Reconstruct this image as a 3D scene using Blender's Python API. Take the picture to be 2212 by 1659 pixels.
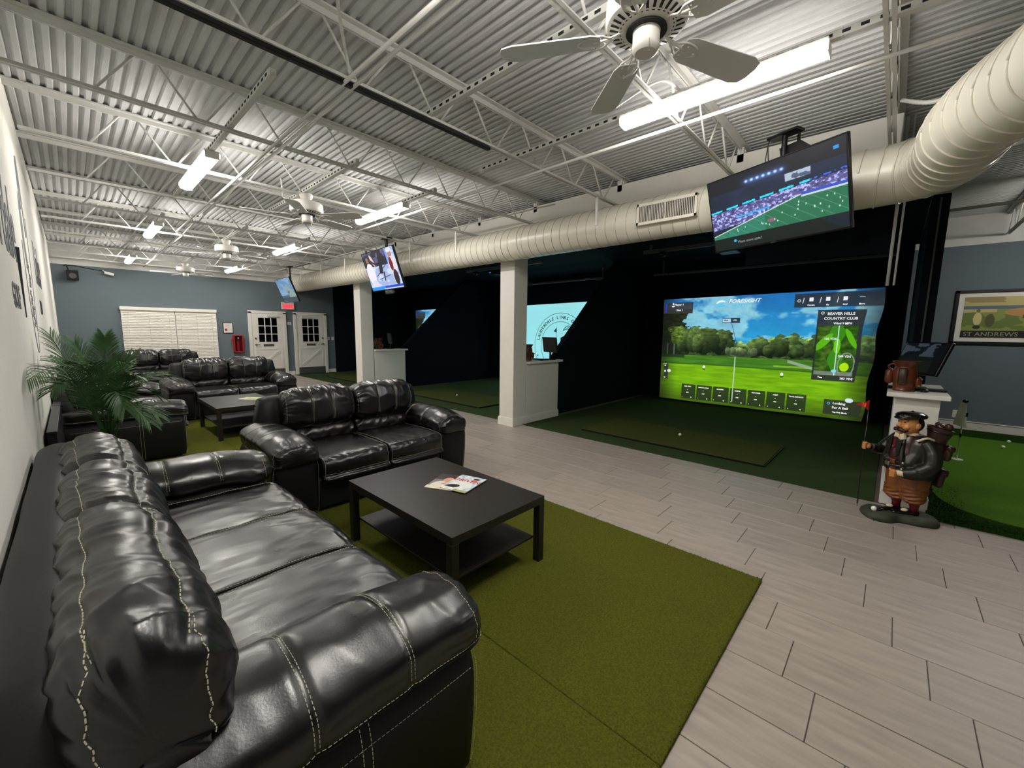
import bpy, bmesh, math, random
import numpy as np
from mathutils import Vector, Matrix, noise
random.seed(7)
for o in list(bpy.data.objects): bpy.data.objects.remove(o)
SC = bpy.context.scene
COL = SC.collection
# ------------------------------------------------------------------ camera, world, exposure
cam = bpy.data.cameras.new('camera'); camo = bpy.data.objects.new('camera', cam); COL.objects.link(camo)
cam.sensor_fit = 'HORIZONTAL'; cam.sensor_width = 36.0; cam.lens = 881.386 / 2212 * 36.0
cam.clip_start = 0.02; cam.clip_end = 100
_r = Vector((0.6821705, -0.73109587, 0.01192594)); _u = Vector((0.08661174, 0.09698955, 0.99150967)); _f = Vector((0.72604532, 0.67534572, -0.1294849))
camo.matrix_world = Matrix(((_r.x, _u.x, -_f.x, 0), (_r.y, _u.y, -_f.y, 0), (_r.z, _u.z, -_f.z, 1.55), (0, 0, 0, 1)))
SC.camera = camo
w = bpy.data.worlds.new('world'); SC.world = w; w.use_nodes = True
w.node_tree.nodes['Background'].inputs[0].default_value = (0.02, 0.022, 0.026, 1); w.node_tree.nodes['Background'].inputs[1].default_value = 0.3
SC.view_settings.view_transform = 'Standard'; SC.view_settings.look = 'None'
SC.view_settings.gamma = 1.0; SC.view_settings.use_curve_mapping = False
SC.view_settings.exposure = 0.0
LAMP = 65.0            # radiance of the ceiling light lenses
SC.cycles.diffuse_bounces = 8; SC.cycles.max_bounces = 12
PI = math.pi

# ------------------------------------------------------------------ materials
def lin(c):
    return tuple((x / 12.92 if x <= 0.04045 else ((x + 0.055) / 1.055) ** 2.4) for x in c)
def hexc(h):
    return lin(tuple(int(h[i:i + 2], 16) / 255 for i in (0, 2, 4)))
MATS = {}
def mat(name, col, rough=0.5, metal=0.0, spec=0.5, var=0.0, vscale=6.0, bump=0.0, bscale=60.0, bdist=0.004, stretch=(1, 1, 1), emit=None, estr=0.0, coat=0.0, sheen=0.0, rvar=0.0, objvar=0.0):
    m = bpy.data.materials.new(name); m.use_nodes = True; nt = m.node_tree; b = nt.nodes['Principled BSDF']
    c = hexc(col) if isinstance(col, str) else col
    b.inputs['Base Color'].default_value = (*c, 1); b.inputs['Roughness'].default_value = rough
    b.inputs['Metallic'].default_value = metal; b.inputs['Specular IOR Level'].default_value = spec
    b.inputs['Coat Weight'].default_value = coat; b.inputs['Coat Roughness'].default_value = 0.25
    if sheen: b.inputs['Sheen Weight'].default_value = sheen
    tc = nt.nodes.new('ShaderNodeTexCoord'); mp = nt.nodes.new('ShaderNodeMapping'); mp.inputs['Scale'].default_value = stretch
    nt.links.new(tc.outputs['Object'], mp.inputs['Vector'])
    n1 = nt.nodes.new('ShaderNodeTexNoise'); n1.inputs['Scale'].default_value = vscale; n1.inputs['Detail'].default_value = 5
    nt.links.new(mp.outputs[0], n1.inputs['Vector'])
    v = max(var, 0.02)
    mr = nt.nodes.new('ShaderNodeMapRange'); mr.inputs[1].default_value = 0.3; mr.inputs[2].default_value = 0.7
    mr.inputs[3].default_value = 1 - v; mr.inputs[4].default_value = 1 + v
    nt.links.new(n1.outputs['Fac'], mr.inputs[0])
    mx = nt.nodes.new('ShaderNodeVectorMath'); mx.operation = 'SCALE'; mx.inputs[0].default_value = c
    if objvar:
        oi = nt.nodes.new('ShaderNodeObjectInfo'); m2 = nt.nodes.new('ShaderNodeMapRange')
        m2.inputs[3].default_value = 1 - objvar; m2.inputs[4].default_value = 1 + objvar
        nt.links.new(oi.outputs['Random'], m2.inputs[0])
        mu = nt.nodes.new('ShaderNodeMath'); mu.operation = 'MULTIPLY'
        nt.links.new(mr.outputs[0], mu.inputs[0]); nt.links.new(m2.outputs[0], mu.inputs[1]); nt.links.new(mu.outputs[0], mx.inputs['Scale'])
    else:
        nt.links.new(mr.outputs[0], mx.inputs['Scale'])
    nt.links.new(mx.outputs[0], b.inputs['Base Color'])
    if rvar:
        m3 = nt.nodes.new('ShaderNodeMapRange'); m3.inputs[1].default_value = 0.3; m3.inputs[2].default_value = 0.7
        m3.inputs[3].default_value = rough - rvar; m3.inputs[4].default_value = rough + rvar
        nt.links.new(n1.outputs['Fac'], m3.inputs[0]); nt.links.new(m3.outputs[0], b.inputs['Roughness'])
    if bump:
        n2 = nt.nodes.new('ShaderNodeTexNoise'); n2.inputs['Scale'].default_value = bscale; n2.inputs['Detail'].default_value = 4
        nt.links.new(mp.outputs[0], n2.inputs['Vector'])
        bp = nt.nodes.new('ShaderNodeBump'); bp.inputs['Strength'].default_value = bump; bp.inputs['Distance'].default_value = bdist
        nt.links.new(n2.outputs['Fac'], bp.inputs['Height']); nt.links.new(bp.outputs[0], b.inputs['Normal'])
    if emit is not None:
        e = hexc(emit) if isinstance(emit, str) else emit
        b.inputs['Emission Color'].default_value = (*e, 1); b.inputs['Emission Strength'].default_value = estr
    MATS[name] = m
    return m
def display_mat(name, estr, rough=0.4, base=0.01):
    m = bpy.data.materials.new(name); m.use_nodes = True; nt = m.node_tree; b = nt.nodes['Principled BSDF']
    b.inputs['Base Color'].default_value = (base, base, base, 1); b.inputs['Roughness'].default_value = rough; b.inputs['Specular IOR Level'].default_value = .2
    a = nt.nodes.new('ShaderNodeAttribute'); a.attribute_name = 'paint'
    nt.links.new(a.outputs['Color'], b.inputs['Emission Color']); b.inputs['Emission Strength'].default_value = estr
    return m
def paint_mat(name, rough=0.6):
    m = bpy.data.materials.new(name); m.use_nodes = True; nt = m.node_tree; b = nt.nodes['Principled BSDF']
    a = nt.nodes.new('ShaderNodeAttribute'); a.attribute_name = 'paint'
    nt.links.new(a.outputs['Color'], b.inputs['Base Color']); b.inputs['Roughness'].default_value = rough
    return m

M_leather = mat('black_leather', '0c0b0c', 0.33, spec=0.85, var=0.12, vscale=5, bump=0.3, bscale=160, bdist=0.001, rvar=0.06)
M_leather_side = mat('black_leather_matte', '0d0d0e', 0.5, spec=0.4, bump=0.25, bscale=200, bdist=0.001)
M_thread = mat('pale_thread', 'c9c6ae', 0.7)
M_wood_black = mat('black_brown_laminate', '201b19', 0.42, spec=0.45, var=0.12, vscale=3, stretch=(1, 14, 1), bump=0.1, bscale=30)
M_turf = mat('rug_turf', '595c1d', 0.95, spec=0.1, var=0.28, vscale=110, bump=0.9, bscale=230, bdist=0.01)
M_turf_edge = mat('turf_cut_edge', '2b3011', 0.95, spec=0.05)
M_bayturf = mat('bay_turf', '39492a', 0.95, spec=0.08, var=0.3, vscale=120, bump=0.8, bscale=200, bdist=0.008)
M_mat = mat('hitting_mat_turf', '474f26', 0.95, spec=0.08, var=0.3, vscale=130, bump=0.8, bscale=220, bdist=0.006)
M_green = mat('putting_turf', '4c741f', 0.95, spec=0.1, var=0.12, vscale=60, bump=0.4, bscale=240, bdist=0.004)
M_fringe = mat('fringe_turf', '1f4208', 0.95, spec=0.1, var=0.5, vscale=90, bump=1.0, bscale=110, bdist=0.02)
M_tile = mat('greige_tile', 'a59b92', 0.42, spec=0.4, var=0.17, vscale=3.2, stretch=(6, 1, 1), bump=0.06, bscale=12, bdist=0.002, objvar=0.05, rvar=0.06)
M_grout = mat('dark_grout', '625850', 0.9)
M_wallw = mat('white_wall_paint', 'e6e4dd', 0.8, spec=0.2, var=0.02, bump=0.3, bscale=140, bdist=0.002)
M_wallb = mat('slate_blue_wall_paint', '69757c', 0.75, spec=0.25, var=0.02, bump=0.2, bscale=130, bdist=0.002)
M_white = mat('white_semigloss_paint', 'e2dfd8', 0.5, spec=0.35, bump=0.08, bscale=120, bdist=0.001)
M_trim = mat('white_trim_paint', 'e8e6df', 0.4, spec=0.4)
M_deck = mat('painted_steel_deck', 'c4c5c6', 0.7, spec=0.25, var=0.08, vscale=3, stretch=(3, 1, 1), bump=0.15, bscale=40, bdist=0.002)
M_steel = mat('painted_steel', 'd6d6d2', 0.6, spec=0.3, var=0.05)
M_dark = mat('dark_slot', '17181a', 0.8)
M_black = mat('black_bay_fabric', '13171e', 0.9, spec=0.1, var=0.15, vscale=2)
M_blackp = mat('black_plastic', '0c0c0e', 0.4, spec=0.4)
M_bezel = mat('black_bezel', '0a0a0c', 0.25, spec=0.5)
M_duct = mat('painted_duct', 'dcd8ca', 0.3, spec=0.5, var=0.03, vscale=4)
M_seam = mat('duct_seam', 'aba696', 0.45, spec=0.4)
M_grayrail = mat('gray_rail', '4b4d4e', 0.6)
M_chrome = mat('brushed_steel', 'a8a49a', 0.3, metal=1.0)
M_lens = mat('light_lens', 'fff6e6', 0.5, emit=(1.0, 0.95, 0.88), estr=LAMP)
M_fan = mat('white_fan_enamel', 'dedcd6', 0.4, spec=0.4)
M_blade = mat('white_fan_blade', 'dcdddb', 0.5, spec=0.35)
M_red = mat('red_plastic', 'b0101c', 0.35)
M_glassdark = mat('dark_door_glass', '050607', 0.06, spec=0.7)
M_ball = mat('golf_ball_white', 'f2f2ee', 0.3)
M_blind = mat('cream_blind_slat', 'efebe2', 0.55, spec=0.3)
M_text_dark = mat('dark_lettering', '2c2f38', 0.6)
M_leaf = mat('palm_leaf', '37592e', 0.5, spec=0.3, var=0.35, vscale=9)
M_leafdk = mat('palm_stem', '3a4426', 0.6)
M_bagbrown = mat('brown_glazed_ceramic', '62301a', 0.3, spec=0.5, var=0.25, vscale=20)

# ------------------------------------------------------------------ mesh helpers
class MB:
    def __init__(s): s.v = []; s.f = []
    def add(s, vs, fs):
        b = len(s.v); s.v += [tuple(p) for p in vs]; s.f += [tuple(i + b for i in f) for f in fs]; return s
    def box(s, x0, x1, y0, y1, z0, z1, c=0.0):
        if x0 > x1: x0, x1 = x1, x0
        if y0 > y1: y0, y1 = y1, y0
        if z0 > z1: z0, z1 = z1, z0
        if c <= 0:
            return s.add([(x, y, z) for x in (x0, x1) for y in (y0, y1) for z in (z0, z1)],
                         [(0, 1, 3, 2), (4, 6, 7, 5), (0, 4, 5, 1), (2, 3, 7, 6), (0, 2, 6, 4), (1, 5, 7, 3)])
        c = min(c, (x1 - x0) * .45, (y1 - y0) * .45, (z1 - z0) * .45)
        lo = (x0, y0, z0); hi = (x1, y1, z1); vs = []; idx = {}
        for sx in (0, 1):
            for sy in (0, 1):
                for sz in (0, 1):
                    S = (sx, sy, sz)
                    for a in range(3):
                        p = []
                        for k in range(3):
                            e = hi[k] if S[k] else lo[k]
                            p.append(e if k == a else (e - c if S[k] else e + c))
                        idx[(S, a)] = len(vs); vs.append(tuple(p))
        fs = []
        for a in range(3):
            o = [k for k in range(3) if k != a]
            for sgn in (0, 1):
                q = []
                for t in ((0, 0), (1, 0), (1, 1), (0, 1)):
                    S = [0, 0, 0]; S[a] = sgn; S[o[0]] = t[0]; S[o[1]] = t[1]; q.append(idx[(tuple(S), a)])
                fs.append(q)
        for a in range(3):
            b1, b2 = [k for k in range(3) if k != a]
            for s1 in (0, 1):
                for s2 in (0, 1):
                    A = [0, 0, 0]; A[b1] = s1; A[b2] = s2; B = list(A); A[a] = 0; B[a] = 1
                    A = tuple(A); B = tuple(B)
                    fs.append((idx[(A, b1)], idx[(B, b1)], idx[(B, b2)], idx[(A, b2)]))
        for sx in (0, 1):
            for sy in (0, 1):
                for sz in (0, 1):
                    fs.append(tuple(idx[((sx, sy, sz), a)] for a in range(3)))
        return s.add(vs, fs)
    def tube(s, pts, r, n=8, closed=False, caps=True):
        pts = [Vector(p) for p in pts]; N = len(pts)
        rs = r if isinstance(r, (list, tuple)) else [r] * N
        vs = []; up = None
        for i, p in enumerate(pts):
            if closed: d = pts[(i + 1) % N] - pts[i - 1]
            else: d = pts[min(i + 1, N - 1)] - pts[max(i - 1, 0)]
            if d.length < 1e-9: d = Vector((0, 0, 1))
            d.normalize()
            if up is None:
                up = Vector((0, 0, 1)) if abs(d.z) < .9 else Vector((1, 0, 0))
            a = up - d * up.dot(d)
            if a.length < 1e-6: a = d.orthogonal()
            a.normalize(); b = d.cross(a); up = a
            for k in range(n):
                t = 2 * PI * k / n; vs.append(p + (a * math.cos(t) + b * math.sin(t)) * rs[i])
        fs = []
        M = N if closed else N - 1
        for i in range(M):
            j = (i + 1) % N
            for k in range(n):
                l = (k + 1) % n; fs.append((i * n + k, i * n + l, j * n + l, j * n + k))
        if caps and not closed:
            fs.append(tuple(range(n))[::-1]); fs.append(tuple((N - 1) * n + k for k in range(n)))
        return s.add(vs, fs)
    def cyl(s, p0, p1, r, n=16, r2=None):
        return s.tube([p0, p1], [r, r if r2 is None else r2], n)
    def lathe(s, prof, c=(0, 0, 0), n=24, axis='z', a0=0, a1=2 * PI):
        full = abs(a1 - a0 - 2 * PI) < 1e-6; m = n if full else n + 1; vs = []
        for (r, z) in prof:
            for k in range(m):
                t = a0 + (a1 - a0) * k / n; x, y = r * math.cos(t), r * math.sin(t)
                p = (x, y, z) if axis == 'z' else ((z, x, y) if axis == 'x' else (x, z, y))
                vs.append((p[0] + c[0], p[1] + c[1], p[2] + c[2]))
        fs = []
        for i in range(len(prof) - 1):
            for k in range(n):
                l = (k + 1) % m; fs.append((i * m + k, i * m + l, (i + 1) * m + l, (i + 1) * m + k))
        if full:
            if prof[0][0] > 1e-6: fs.append(tuple(range(m))[::-1])
            if prof[-1][0] > 1e-6: fs.append(tuple((len(prof) - 1) * m + k for k in range(m)))
        return s.add(vs, fs)
    def ball(s, c, r, nu=16, nv=10):
        if not isinstance(r, (tuple, list)): r = (r, r, r)
        vs = []; fs = []
        for i in range(nv + 1):
            ph = PI * i / nv
            for k in range(nu):
                t = 2 * PI * k / nu
                vs.append((c[0] + r[0] * math.sin(ph) * math.cos(t), c[1] + r[1] * math.sin(ph) * math.sin(t), c[2] + r[2] * math.cos(ph)))
        for i in range(nv):
            for k in range(nu):
                l = (k + 1) % nu; fs.append((i * nu + k, i * nu + l, (i + 1) * nu + l, (i + 1) * nu + k))
        return s.add(vs, fs)
    def prism(s, poly, axis, a, b):
        n = len(poly)
        def P(p, t): return (t, p[0], p[1]) if axis == 'x' else ((p[0], t, p[1]) if axis == 'y' else (p[0], p[1], t))
        vs = [P(p, a) for p in poly] + [P(p, b) for p in poly]
        return s.add(vs, [tuple(range(n)), tuple(range(2 * n - 1, n - 1, -1))] + [(i, (i + 1) % n, (i + 1) % n + n, i + n) for i in range(n)])
    def loft(s, rings, n=20):
        """rings: (cx,cy,cz,rx,ry) horizontal ellipses, closed at both ends"""
        vs = []; fs = []
        for (cx, cy, cz, rx, ry) in rings:
            for k in range(n):
                t = 2 * PI * k / n; vs.append((cx + rx * math.cos(t), cy + ry * math.sin(t), cz))
        for i in range(len(rings) - 1):
            for k in range(n):
                l = (k + 1) % n; fs.append((i * n + k, i * n + l, (i + 1) * n + l, (i + 1) * n + k))
        fs.append(tuple(range(n))[::-1]); fs.append(tuple((len(rings) - 1) * n + k for k in range(n)))
        return s.add(vs, fs)
    def xform(s, M):
        s.v = [tuple(M @ Vector(p)) for p in s.v]; return s
    def mesh(s, name, m, smooth=False, fixn=True):
        me = bpy.data.meshes.new(name); me.from_pydata(s.v, [], s.f)
        if fixn:
            bm = bmesh.new(); bm.from_mesh(me); bmesh.ops.recalc_face_normals(bm, faces=bm.faces[:]); bm.to_mesh(me); bm.free()
        if m: me.materials.append(m)
        if smooth:
            if smooth is True: me.polygons.foreach_set('use_smooth', [True] * len(me.polygons))
            else:
                me.polygons.foreach_set('use_smooth', [True] * len(me.polygons)); me.set_sharp_from_angle(angle=math.radians(smooth))
        me.update(); return me
    def split(s):
        par = list(range(len(s.v)))
        def fd(i):
            while par[i] != i: par[i] = par[par[i]]; i = par[i]
            return i
        for f in s.f:
            for k in f[1:]:
                a, b = fd(f[0]), fd(k)
                if a != b: par[b] = a
        g = {}
        for f in s.f: g.setdefault(fd(f[0]), []).append(f)
        out = []
        for fs in g.values():
            ids = sorted({i for f in fs for i in f}); mp = {i: k for k, i in enumerate(ids)}
            q = MB(); q.v = [s.v[i] for i in ids]; q.f = [tuple(mp[i] for i in f) for f in fs]; out.append(q)
        return out
    def objs(s, name, m, parent=None, smooth=False, label=None):
        return [q.obj(name, m, parent, smooth, label) for q in s.split()]
    def obj(s, name, m, parent=None, smooth=False, label=None, kind=None, fixn=True):
        return place(name, s.mesh(name, m, smooth, fixn), parent, label=label, kind=kind)
def place(name, me, parent=None, loc=(0, 0, 0), rot=(0, 0, 0), label=None, kind=None):
    o = bpy.data.objects.new(name, me); COL.objects.link(o)
    o.location = loc; o.rotation_euler = rot
    if parent: o.parent = parent
    if label: o['label'] = label
    if kind: o['kind'] = kind
    return o
def tag(o, label=None, cat=None, group=None, kind=None):
    if label: o['label'] = label
    if cat: o['category'] = cat
    if group: o['group'] = group
    if kind: o['kind'] = kind
    return o
def thing(name, label, cat, loc=(0, 0, 0), rz=0, group=None, rx=0):
    o = bpy.data.objects.new(name, None); COL.objects.link(o); o.empty_display_size = 0.05
    o.location = loc; o.rotation_euler = (rx, 0, rz); return tag(o, label, cat, group)
def dup(root, loc, rz, label, group=None):
    def cp(o, par):
        c = o.copy(); COL.objects.link(c)
        if par is not None: c.parent = par
        for ch in [x for x in KIDS.get(o.name, [])]: cp(ch, c)
        return c
    KIDS = {}
    for o in bpy.data.objects:
        if o.parent: KIDS.setdefault(o.parent.name, []).append(o)
    r = cp(root, None); r.location = loc; r.rotation_euler = (root.rotation_euler[0], 0, rz); r['label'] = label
    if group: r['group'] = group
    return r
def struct(mb, name, m, parent=None, smooth=False):
    return mb.obj(name, m, parent, smooth, kind='structure' if parent is None else None)
def lettering(body, size, m, parent, x, y, z, rot=(PI / 2, 0, 0), align='CENTER', extrude=0.0004, shear=0.0, bold=0.0, name='lettering', space=1.0, sx=1.0):
    cu = bpy.data.curves.new('t', 'FONT'); cu.body = body; cu.size = size; cu.align_x = align; cu.align_y = 'CENTER'
    cu.extrude = extrude; cu.shear = shear; cu.offset = bold; cu.resolution_u = 2; cu.space_character = space
    to = bpy.data.objects.new('t', cu); me = bpy.data.meshes.new_from_object(to)
    bpy.data.objects.remove(to); bpy.data.curves.remove(cu)
    me.name = name; me.materials.clear(); me.materials.append(m)
    o = place(name, me, parent, (x, y, z), rot); o.scale = (sx, 1, 1)
    return o
def painted(name, W, H, nx, ny, fn, m, parent, y=0.0, depth=0.0, loc=(0, 0, 0), rot=(0, 0, 0), wave=None):
    """a display or printed sheet standing in the local XZ plane, facing -Y, coloured per vertex"""
    u = np.linspace(0, 1, nx); v = np.linspace(0, 1, ny); U, V = np.meshgrid(u, v)
    rgb = fn(U, V); rgb = np.clip(rgb, 0, 1)
    l = np.where(rgb <= 0.04045, rgb / 12.92, ((rgb + 0.055) / 1.055) ** 2.4)
    X = (U - .5) * W; Z = (V - .5) * H; Y = np.full_like(X, y)
    if wave: X, Y, Z = wave(U, V, X, Y, Z)
    co = np.stack([X, Y, Z], -1).reshape(-1, 3)
    i = np.arange(nx * ny).reshape(ny, nx)
    q = np.stack([i[:-1, :-1], i[:-1, 1:], i[1:, 1:], i[1:, :-1]], -1).reshape(-1, 4)
    me = bpy.data.meshes.new(name); me.vertices.add(nx * ny); me.vertices.foreach_set('co', co.ravel())
    nf = len(q); me.loops.add(nf * 4); me.polygons.add(nf)
    me.loops.foreach_set('vertex_index', q.ravel().astype(np.int32)); me.polygons.foreach_set('loop_start', (np.arange(nf) * 4).astype(np.int32))
    me.polygons.foreach_set('use_smooth', [True] * nf)
    me.update(calc_edges=True)
    a = me.color_attributes.new('paint', 'FLOAT_COLOR', 'POINT')
    a.data.foreach_set('color', np.concatenate([l.reshape(-1, 3), np.ones((nx * ny, 1))], 1).ravel().astype(np.float32))
    me.materials.append(m)
    return place(name, me, parent, loc, rot)
def spline(pts, n, closed=False):
    P = [Vector(p) for p in pts]; N = len(P); out = []
    S = N if closed else N - 1
    for i in range(S):
        if closed: a, b, c, d = P[i - 1], P[i], P[(i + 1) % N], P[(i + 2) % N]
        else: a, b, c, d = P[max(i - 1, 0)], P[i], P[i + 1], P[min(i + 2, N - 1)]
        for k in range(n):
            t = k / n
            out.append(0.5 * ((2 * b) + (c - a) * t + (2 * a - 5 * b + 4 * c - d) * t * t + (3 * b - a - 3 * c + d) * t ** 3))
    if not closed: out.append(P[-1])
    return out
# ================================================================== STRUCTURE
XW, XR, YF, YB, ZD = -0.20, 9.93, 14.60, -5.0, 3.45
floor = struct(MB().box(XW, XR, YB, YF, -0.12, -0.006), 'floor', M_grout)
# floor tiles, staggered planks 30 x 61 cm
def lay_tiles():
    P, L, G = 0.2977, 0.612, 0.0038
    full = MB().box(0, P - G, 0, L - G, -0.006, 0.0, 0.002).mesh('tile', M_tile)
    cells = []
    for k in range(-10, 8):
        x0 = 2.676 + k * P; off = 0.474 + 0.1225 * k
        n0 = math.floor((YB - off) / L)
        for n in range(n0, n0 + 36):
            y0 = off + n * L
            if y0 > YF: break
            cells.append((x0, y0))
    near, rest = [], MB()
    for x0, y0 in cells:
        xa, xb, ya, yb = max(x0, XW), min(x0 + P - G, 4.985), max(y0, YB), min(y0 + L - G, YF)
        if xb - xa < .02 or yb - ya < .02: continue
        cx, cy = (xa + xb) / 2, (ya + yb) / 2
        if xb < 2.78 and 0.52 < ya and yb < 8.8: continue
        d = (cx * _f.x + cy * _f.y)
        vis = d > 0.25 and cy > -1.6 and (cy > -0.2 or cx > 0.9)
        whole = xa == x0 and xb == x0 + P - G and ya == y0 and yb == y0 + L - G
        if vis: near.append((cx * cx + cy * cy, xa, xb, ya, yb, whole))
        else: rest.box(xa, xb, ya, yb, -0.006, 0.0, 0.002)
    near.sort()
    for i, (_, xa, xb, ya, yb, whole) in enumerate(near):
        if i >= 298: rest.box(xa, xb, ya, yb, -0.006, 0.0, 0.002); continue
        if whole: place('tile', full, floor, (xa, ya, random.uniform(-.0006, .0006)))
        else: place('tile', MB().box(0, xb - xa, 0, yb - ya, -0.006, 0.0, 0.002).mesh('tile', M_tile), floor, (xa, ya, 0))
    rest.obj('distant_tiles', M_tile, floor, kind='stuff')
lay_tiles()
wall_left = struct(MB().box(XW - .12, XW, YB, YF + .12, -.12, ZD + .1), 'wall_left', M_wallw)
wall_far = struct(MB().box(XW, 6.39, YF, YF + .12, -.12, 2.99), 'wall_far', M_wallb)
struct(MB().box(XW, 6.39, YF - .012, YF + .12, 2.99, ZD + .1), 'trim_1', M_steel)
struct(MB().box(6.39, XR, YF, YF + .12, -.12, ZD + .1), 'wall_far_bay', M_black)
wall_right = struct(MB().box(XR, XR + .12, YB, -.10, -.12, 2.99), 'wall_right', M_wallb)
struct(MB().box(XR - .012, XR + .12, YB, -.10, 2.99, ZD + .1), 'trim_2', M_steel)
struct(MB().box(XR - .3, XR + .12, -.10, YF, -.12, ZD + .1), 'wall_right_bay', M_black)
struct(MB().box(XW - .12, XR + .12, YB - .12, YB, -.12, ZD + .1), 'wall_back', M_wallb)
# corrugated deck: ribs run along the room
dk = MB(); x = XW - .05; pr = []
while x < XR + .1:
    pr += [(x, ZD), (x + .029, ZD), (x + .038, ZD + .022), (x + .063, ZD + .022)]; x += .072
vs = [(a, YB, b) for a, b in pr] + [(a, YF, b) for a, b in pr]; n = len(pr)
dk.add(vs, [(i, i + 1, n + i + 1, n + i) for i in range(n - 1)])
ceiling = dk.obj('ceiling', M_deck, kind='structure', fixn=False)
struct(MB().box(XW - .12, XR + .12, YB - .12, YF + .12, ZD + .10, ZD + .16), 'ceiling_roof', M_deck)
# open web steel joists across the room
JY = [-3.6, -2.35, -1.1, .17, 1.33, 2.68, 4.04, 5.25, 6.55, 7.85, 9.12, 10.4, 11.68, 12.95, 14.15]
def joist(y, x1):
    tc = MB().box(XW, x1, y - .05, y + .05, ZD - .014, ZD - .002).box(XW, x1, y - .012, y - .004, ZD - .05, ZD - .012).box(XW, x1, y + .004, y + .012, ZD - .05, ZD - .012)
    j = tc.obj('roof_joist', M_steel, ceiling)
    bx = XW + .42
    MB().box(XW + .05, x1 - .05, y - .026, y - .006, 3.095, 3.101).box(XW + .05, x1 - .05, y + .006, y + .026, 3.095, 3.101).box(XW + .05, x1 - .05, y - .011, y - .006, 3.101, 3.122).box(XW + .05, x1 - .05, y + .006, y + .011, 3.101, 3.122).obj('bottom_chord', M_steel, j)
    up = MB().cyl((0, 0, 0), (.235, 0, .325), .0085, 6).mesh('web_bar', M_steel, True)
    dn = MB().cyl((0, 0, .325), (.235, 0, 0), .0085, 6).mesh('web_bar', M_steel, True)
    while bx < x1 - .4:
        place('web_bar', up, j, (bx + .02, y, 3.105)); place('web_bar', dn, j, (bx + .345, y, 3.105)); bx += .60
for y in JY: joist(y, 9.9 if y < .2 else 4.98)
# struts carrying lamps and fans (slotted channels along the room)
def strut(x, y0, y1, z=3.135):
    o = MB().box(x - .02, x + .02, y0, y1, z - .02, z + .02, .002).obj('strut_channel', M_steel, ceiling)
    s = MB(); y = y0 + .05
    while y < y1 - .05: s.box(x - .0212, x - .0198, y, y + .035, z - .008, z + .008); y += .075
    s.obj('channel_slots', M_dark, o, kind='stuff')
for a in ((2.93, -.7, 3.2), (1.0, 3.0, 6.7), (2.98, 4.0, 6.7), (1.04, 7.8, 10.5), (3.04, 7.8, 10.5), (1.08, 11.5, 14.3), (3.1, 11.6, 14.3), (1.95, -.4, 2.75), (2.0, 3.9, 6.6), (2.05, 7.7, 10.5), (2.08, 11.6, 14.3)): strut(*a)
# conduits and the dark sprinkler track
def pipe(name, pts, r, m, n=8): return MB().tube(pts, r, n).obj(name, m, ceiling, True)
pipe('conduit', [(1.30, -1.5, 3.075), (1.30, 8.6, 3.075), (1.42, 8.9, 3.075), (1.42, 14.4, 3.075)], .012, M_steel)
pipe('conduit', [(1.36, -1.5, 3.075), (1.36, 7.0, 3.075)], .012, M_steel)
pipe('conduit', [(3.20, -2.5, 3.07), (3.20, 14.4, 3.07)], .012, M_steel)
pipe('conduit', [(5.3, -4, 3.09), (5.3, -.3, 3.09)], .02, M_steel)
pipe('conduit', [(7.5, -4.5, 3.08), (7.5, -.32, 3.08)], .02, M_steel)
pipe('conduit', [(4.2, 14.3, 3.2), (4.25, 7, 3.16), (4.3, 3.3, 3.14)], .01, M_steel)
MB().box(.3, 2.56, 2.66, 2.70, 3.066, 3.092, .004).obj('black_track', M_blackp, ceiling, label='black metal track under a bottom chord')
def flex(pts, r):
    P = spline(pts, 24); mb = MB().tube(P, [r * (1 if i % 2 else .82) for i in range(len(P))], 8); mb.obj('flexible_conduit', M_steel, ceiling, True)
flex([(3.9, .12, 3.1), (3.75, -.05, 2.98), (3.6, -.3, 2.98), (3.5, -.6, 3.05)], .014)
flex([(.95, 1.9, 3.1), (1.1, 2.3, 3.25), (1.3, 2.6, 3.1)], .01)
flex([(2.95, 1.2, 3.14), (2.8, 1.3, 3.2), (2.75, 1.6, 3.12)], .01)
flex([(1.8, 5.3, 3.1), (1.85, 5.5, 3.3), (1.9, 5.6, 3.12)], .008)
# header beam over the bays, bearing seats, columns
hdr = struct(MB().box(4.80, 5.10, .12, YF, 2.72, 3.36, .005), 'wall_header', M_trim)
for y in JY:
    if y > .2: MB().box(4.83, 5.0, y - .04, y + .04, 3.36, 3.40).box(4.80, 4.83, y - .03, y + .03, 3.28, 3.42).obj('bearing_seat', M_steel, hdr)
def column(y0, label):
    t = thing('support_column', label, 'column', (4.925, y0 + .165, 0), group=None)
    MB().box(-.155, .155, -.155, .155, 0, 2.72, .004).obj('shaft', M_white, t)
    MB().box(-.175, .175, -.175, .175, 0, .115, .003).box(-.168, .168, -.168, .168, .115, .135, .004).obj('base_moulding', M_trim, t)
    return t
column(4.40, 'white square column that partly hides the cyan screen')
column(9.42, 'white square column farther back, beside the hanging TV with players')
def half_wall(y0, x0, label):
    t = thing('half_wall', label, 'half wall', (x0, y0, 0))
    L = 5.98 - x0
    MB().box(0, L, 0, .29, 0, 1.005, .003).obj('wall_body', M_white, t)
    MB().box(-.07 if x0 < 5.05 else 0, L + .06, -.055, .345, 1.005, 1.045, .006).obj('countertop', M_trim, t)
    MB().box(-.015, L + .015, -.015, .305, 0, .115, .003).box(-.009, L + .009, -.009, .299, .115, .135, .003).obj('base_moulding', M_trim, t)
    return t
half_wall(4.415, 5.102, 'white half wall with countertop attached to the nearer column')
half_wall(9.435, 5.102, 'white half wall with countertop attached to the farther column')
half_wall(-.34, 5.02, 'white half wall with countertop behind the golfer statue')
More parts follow.
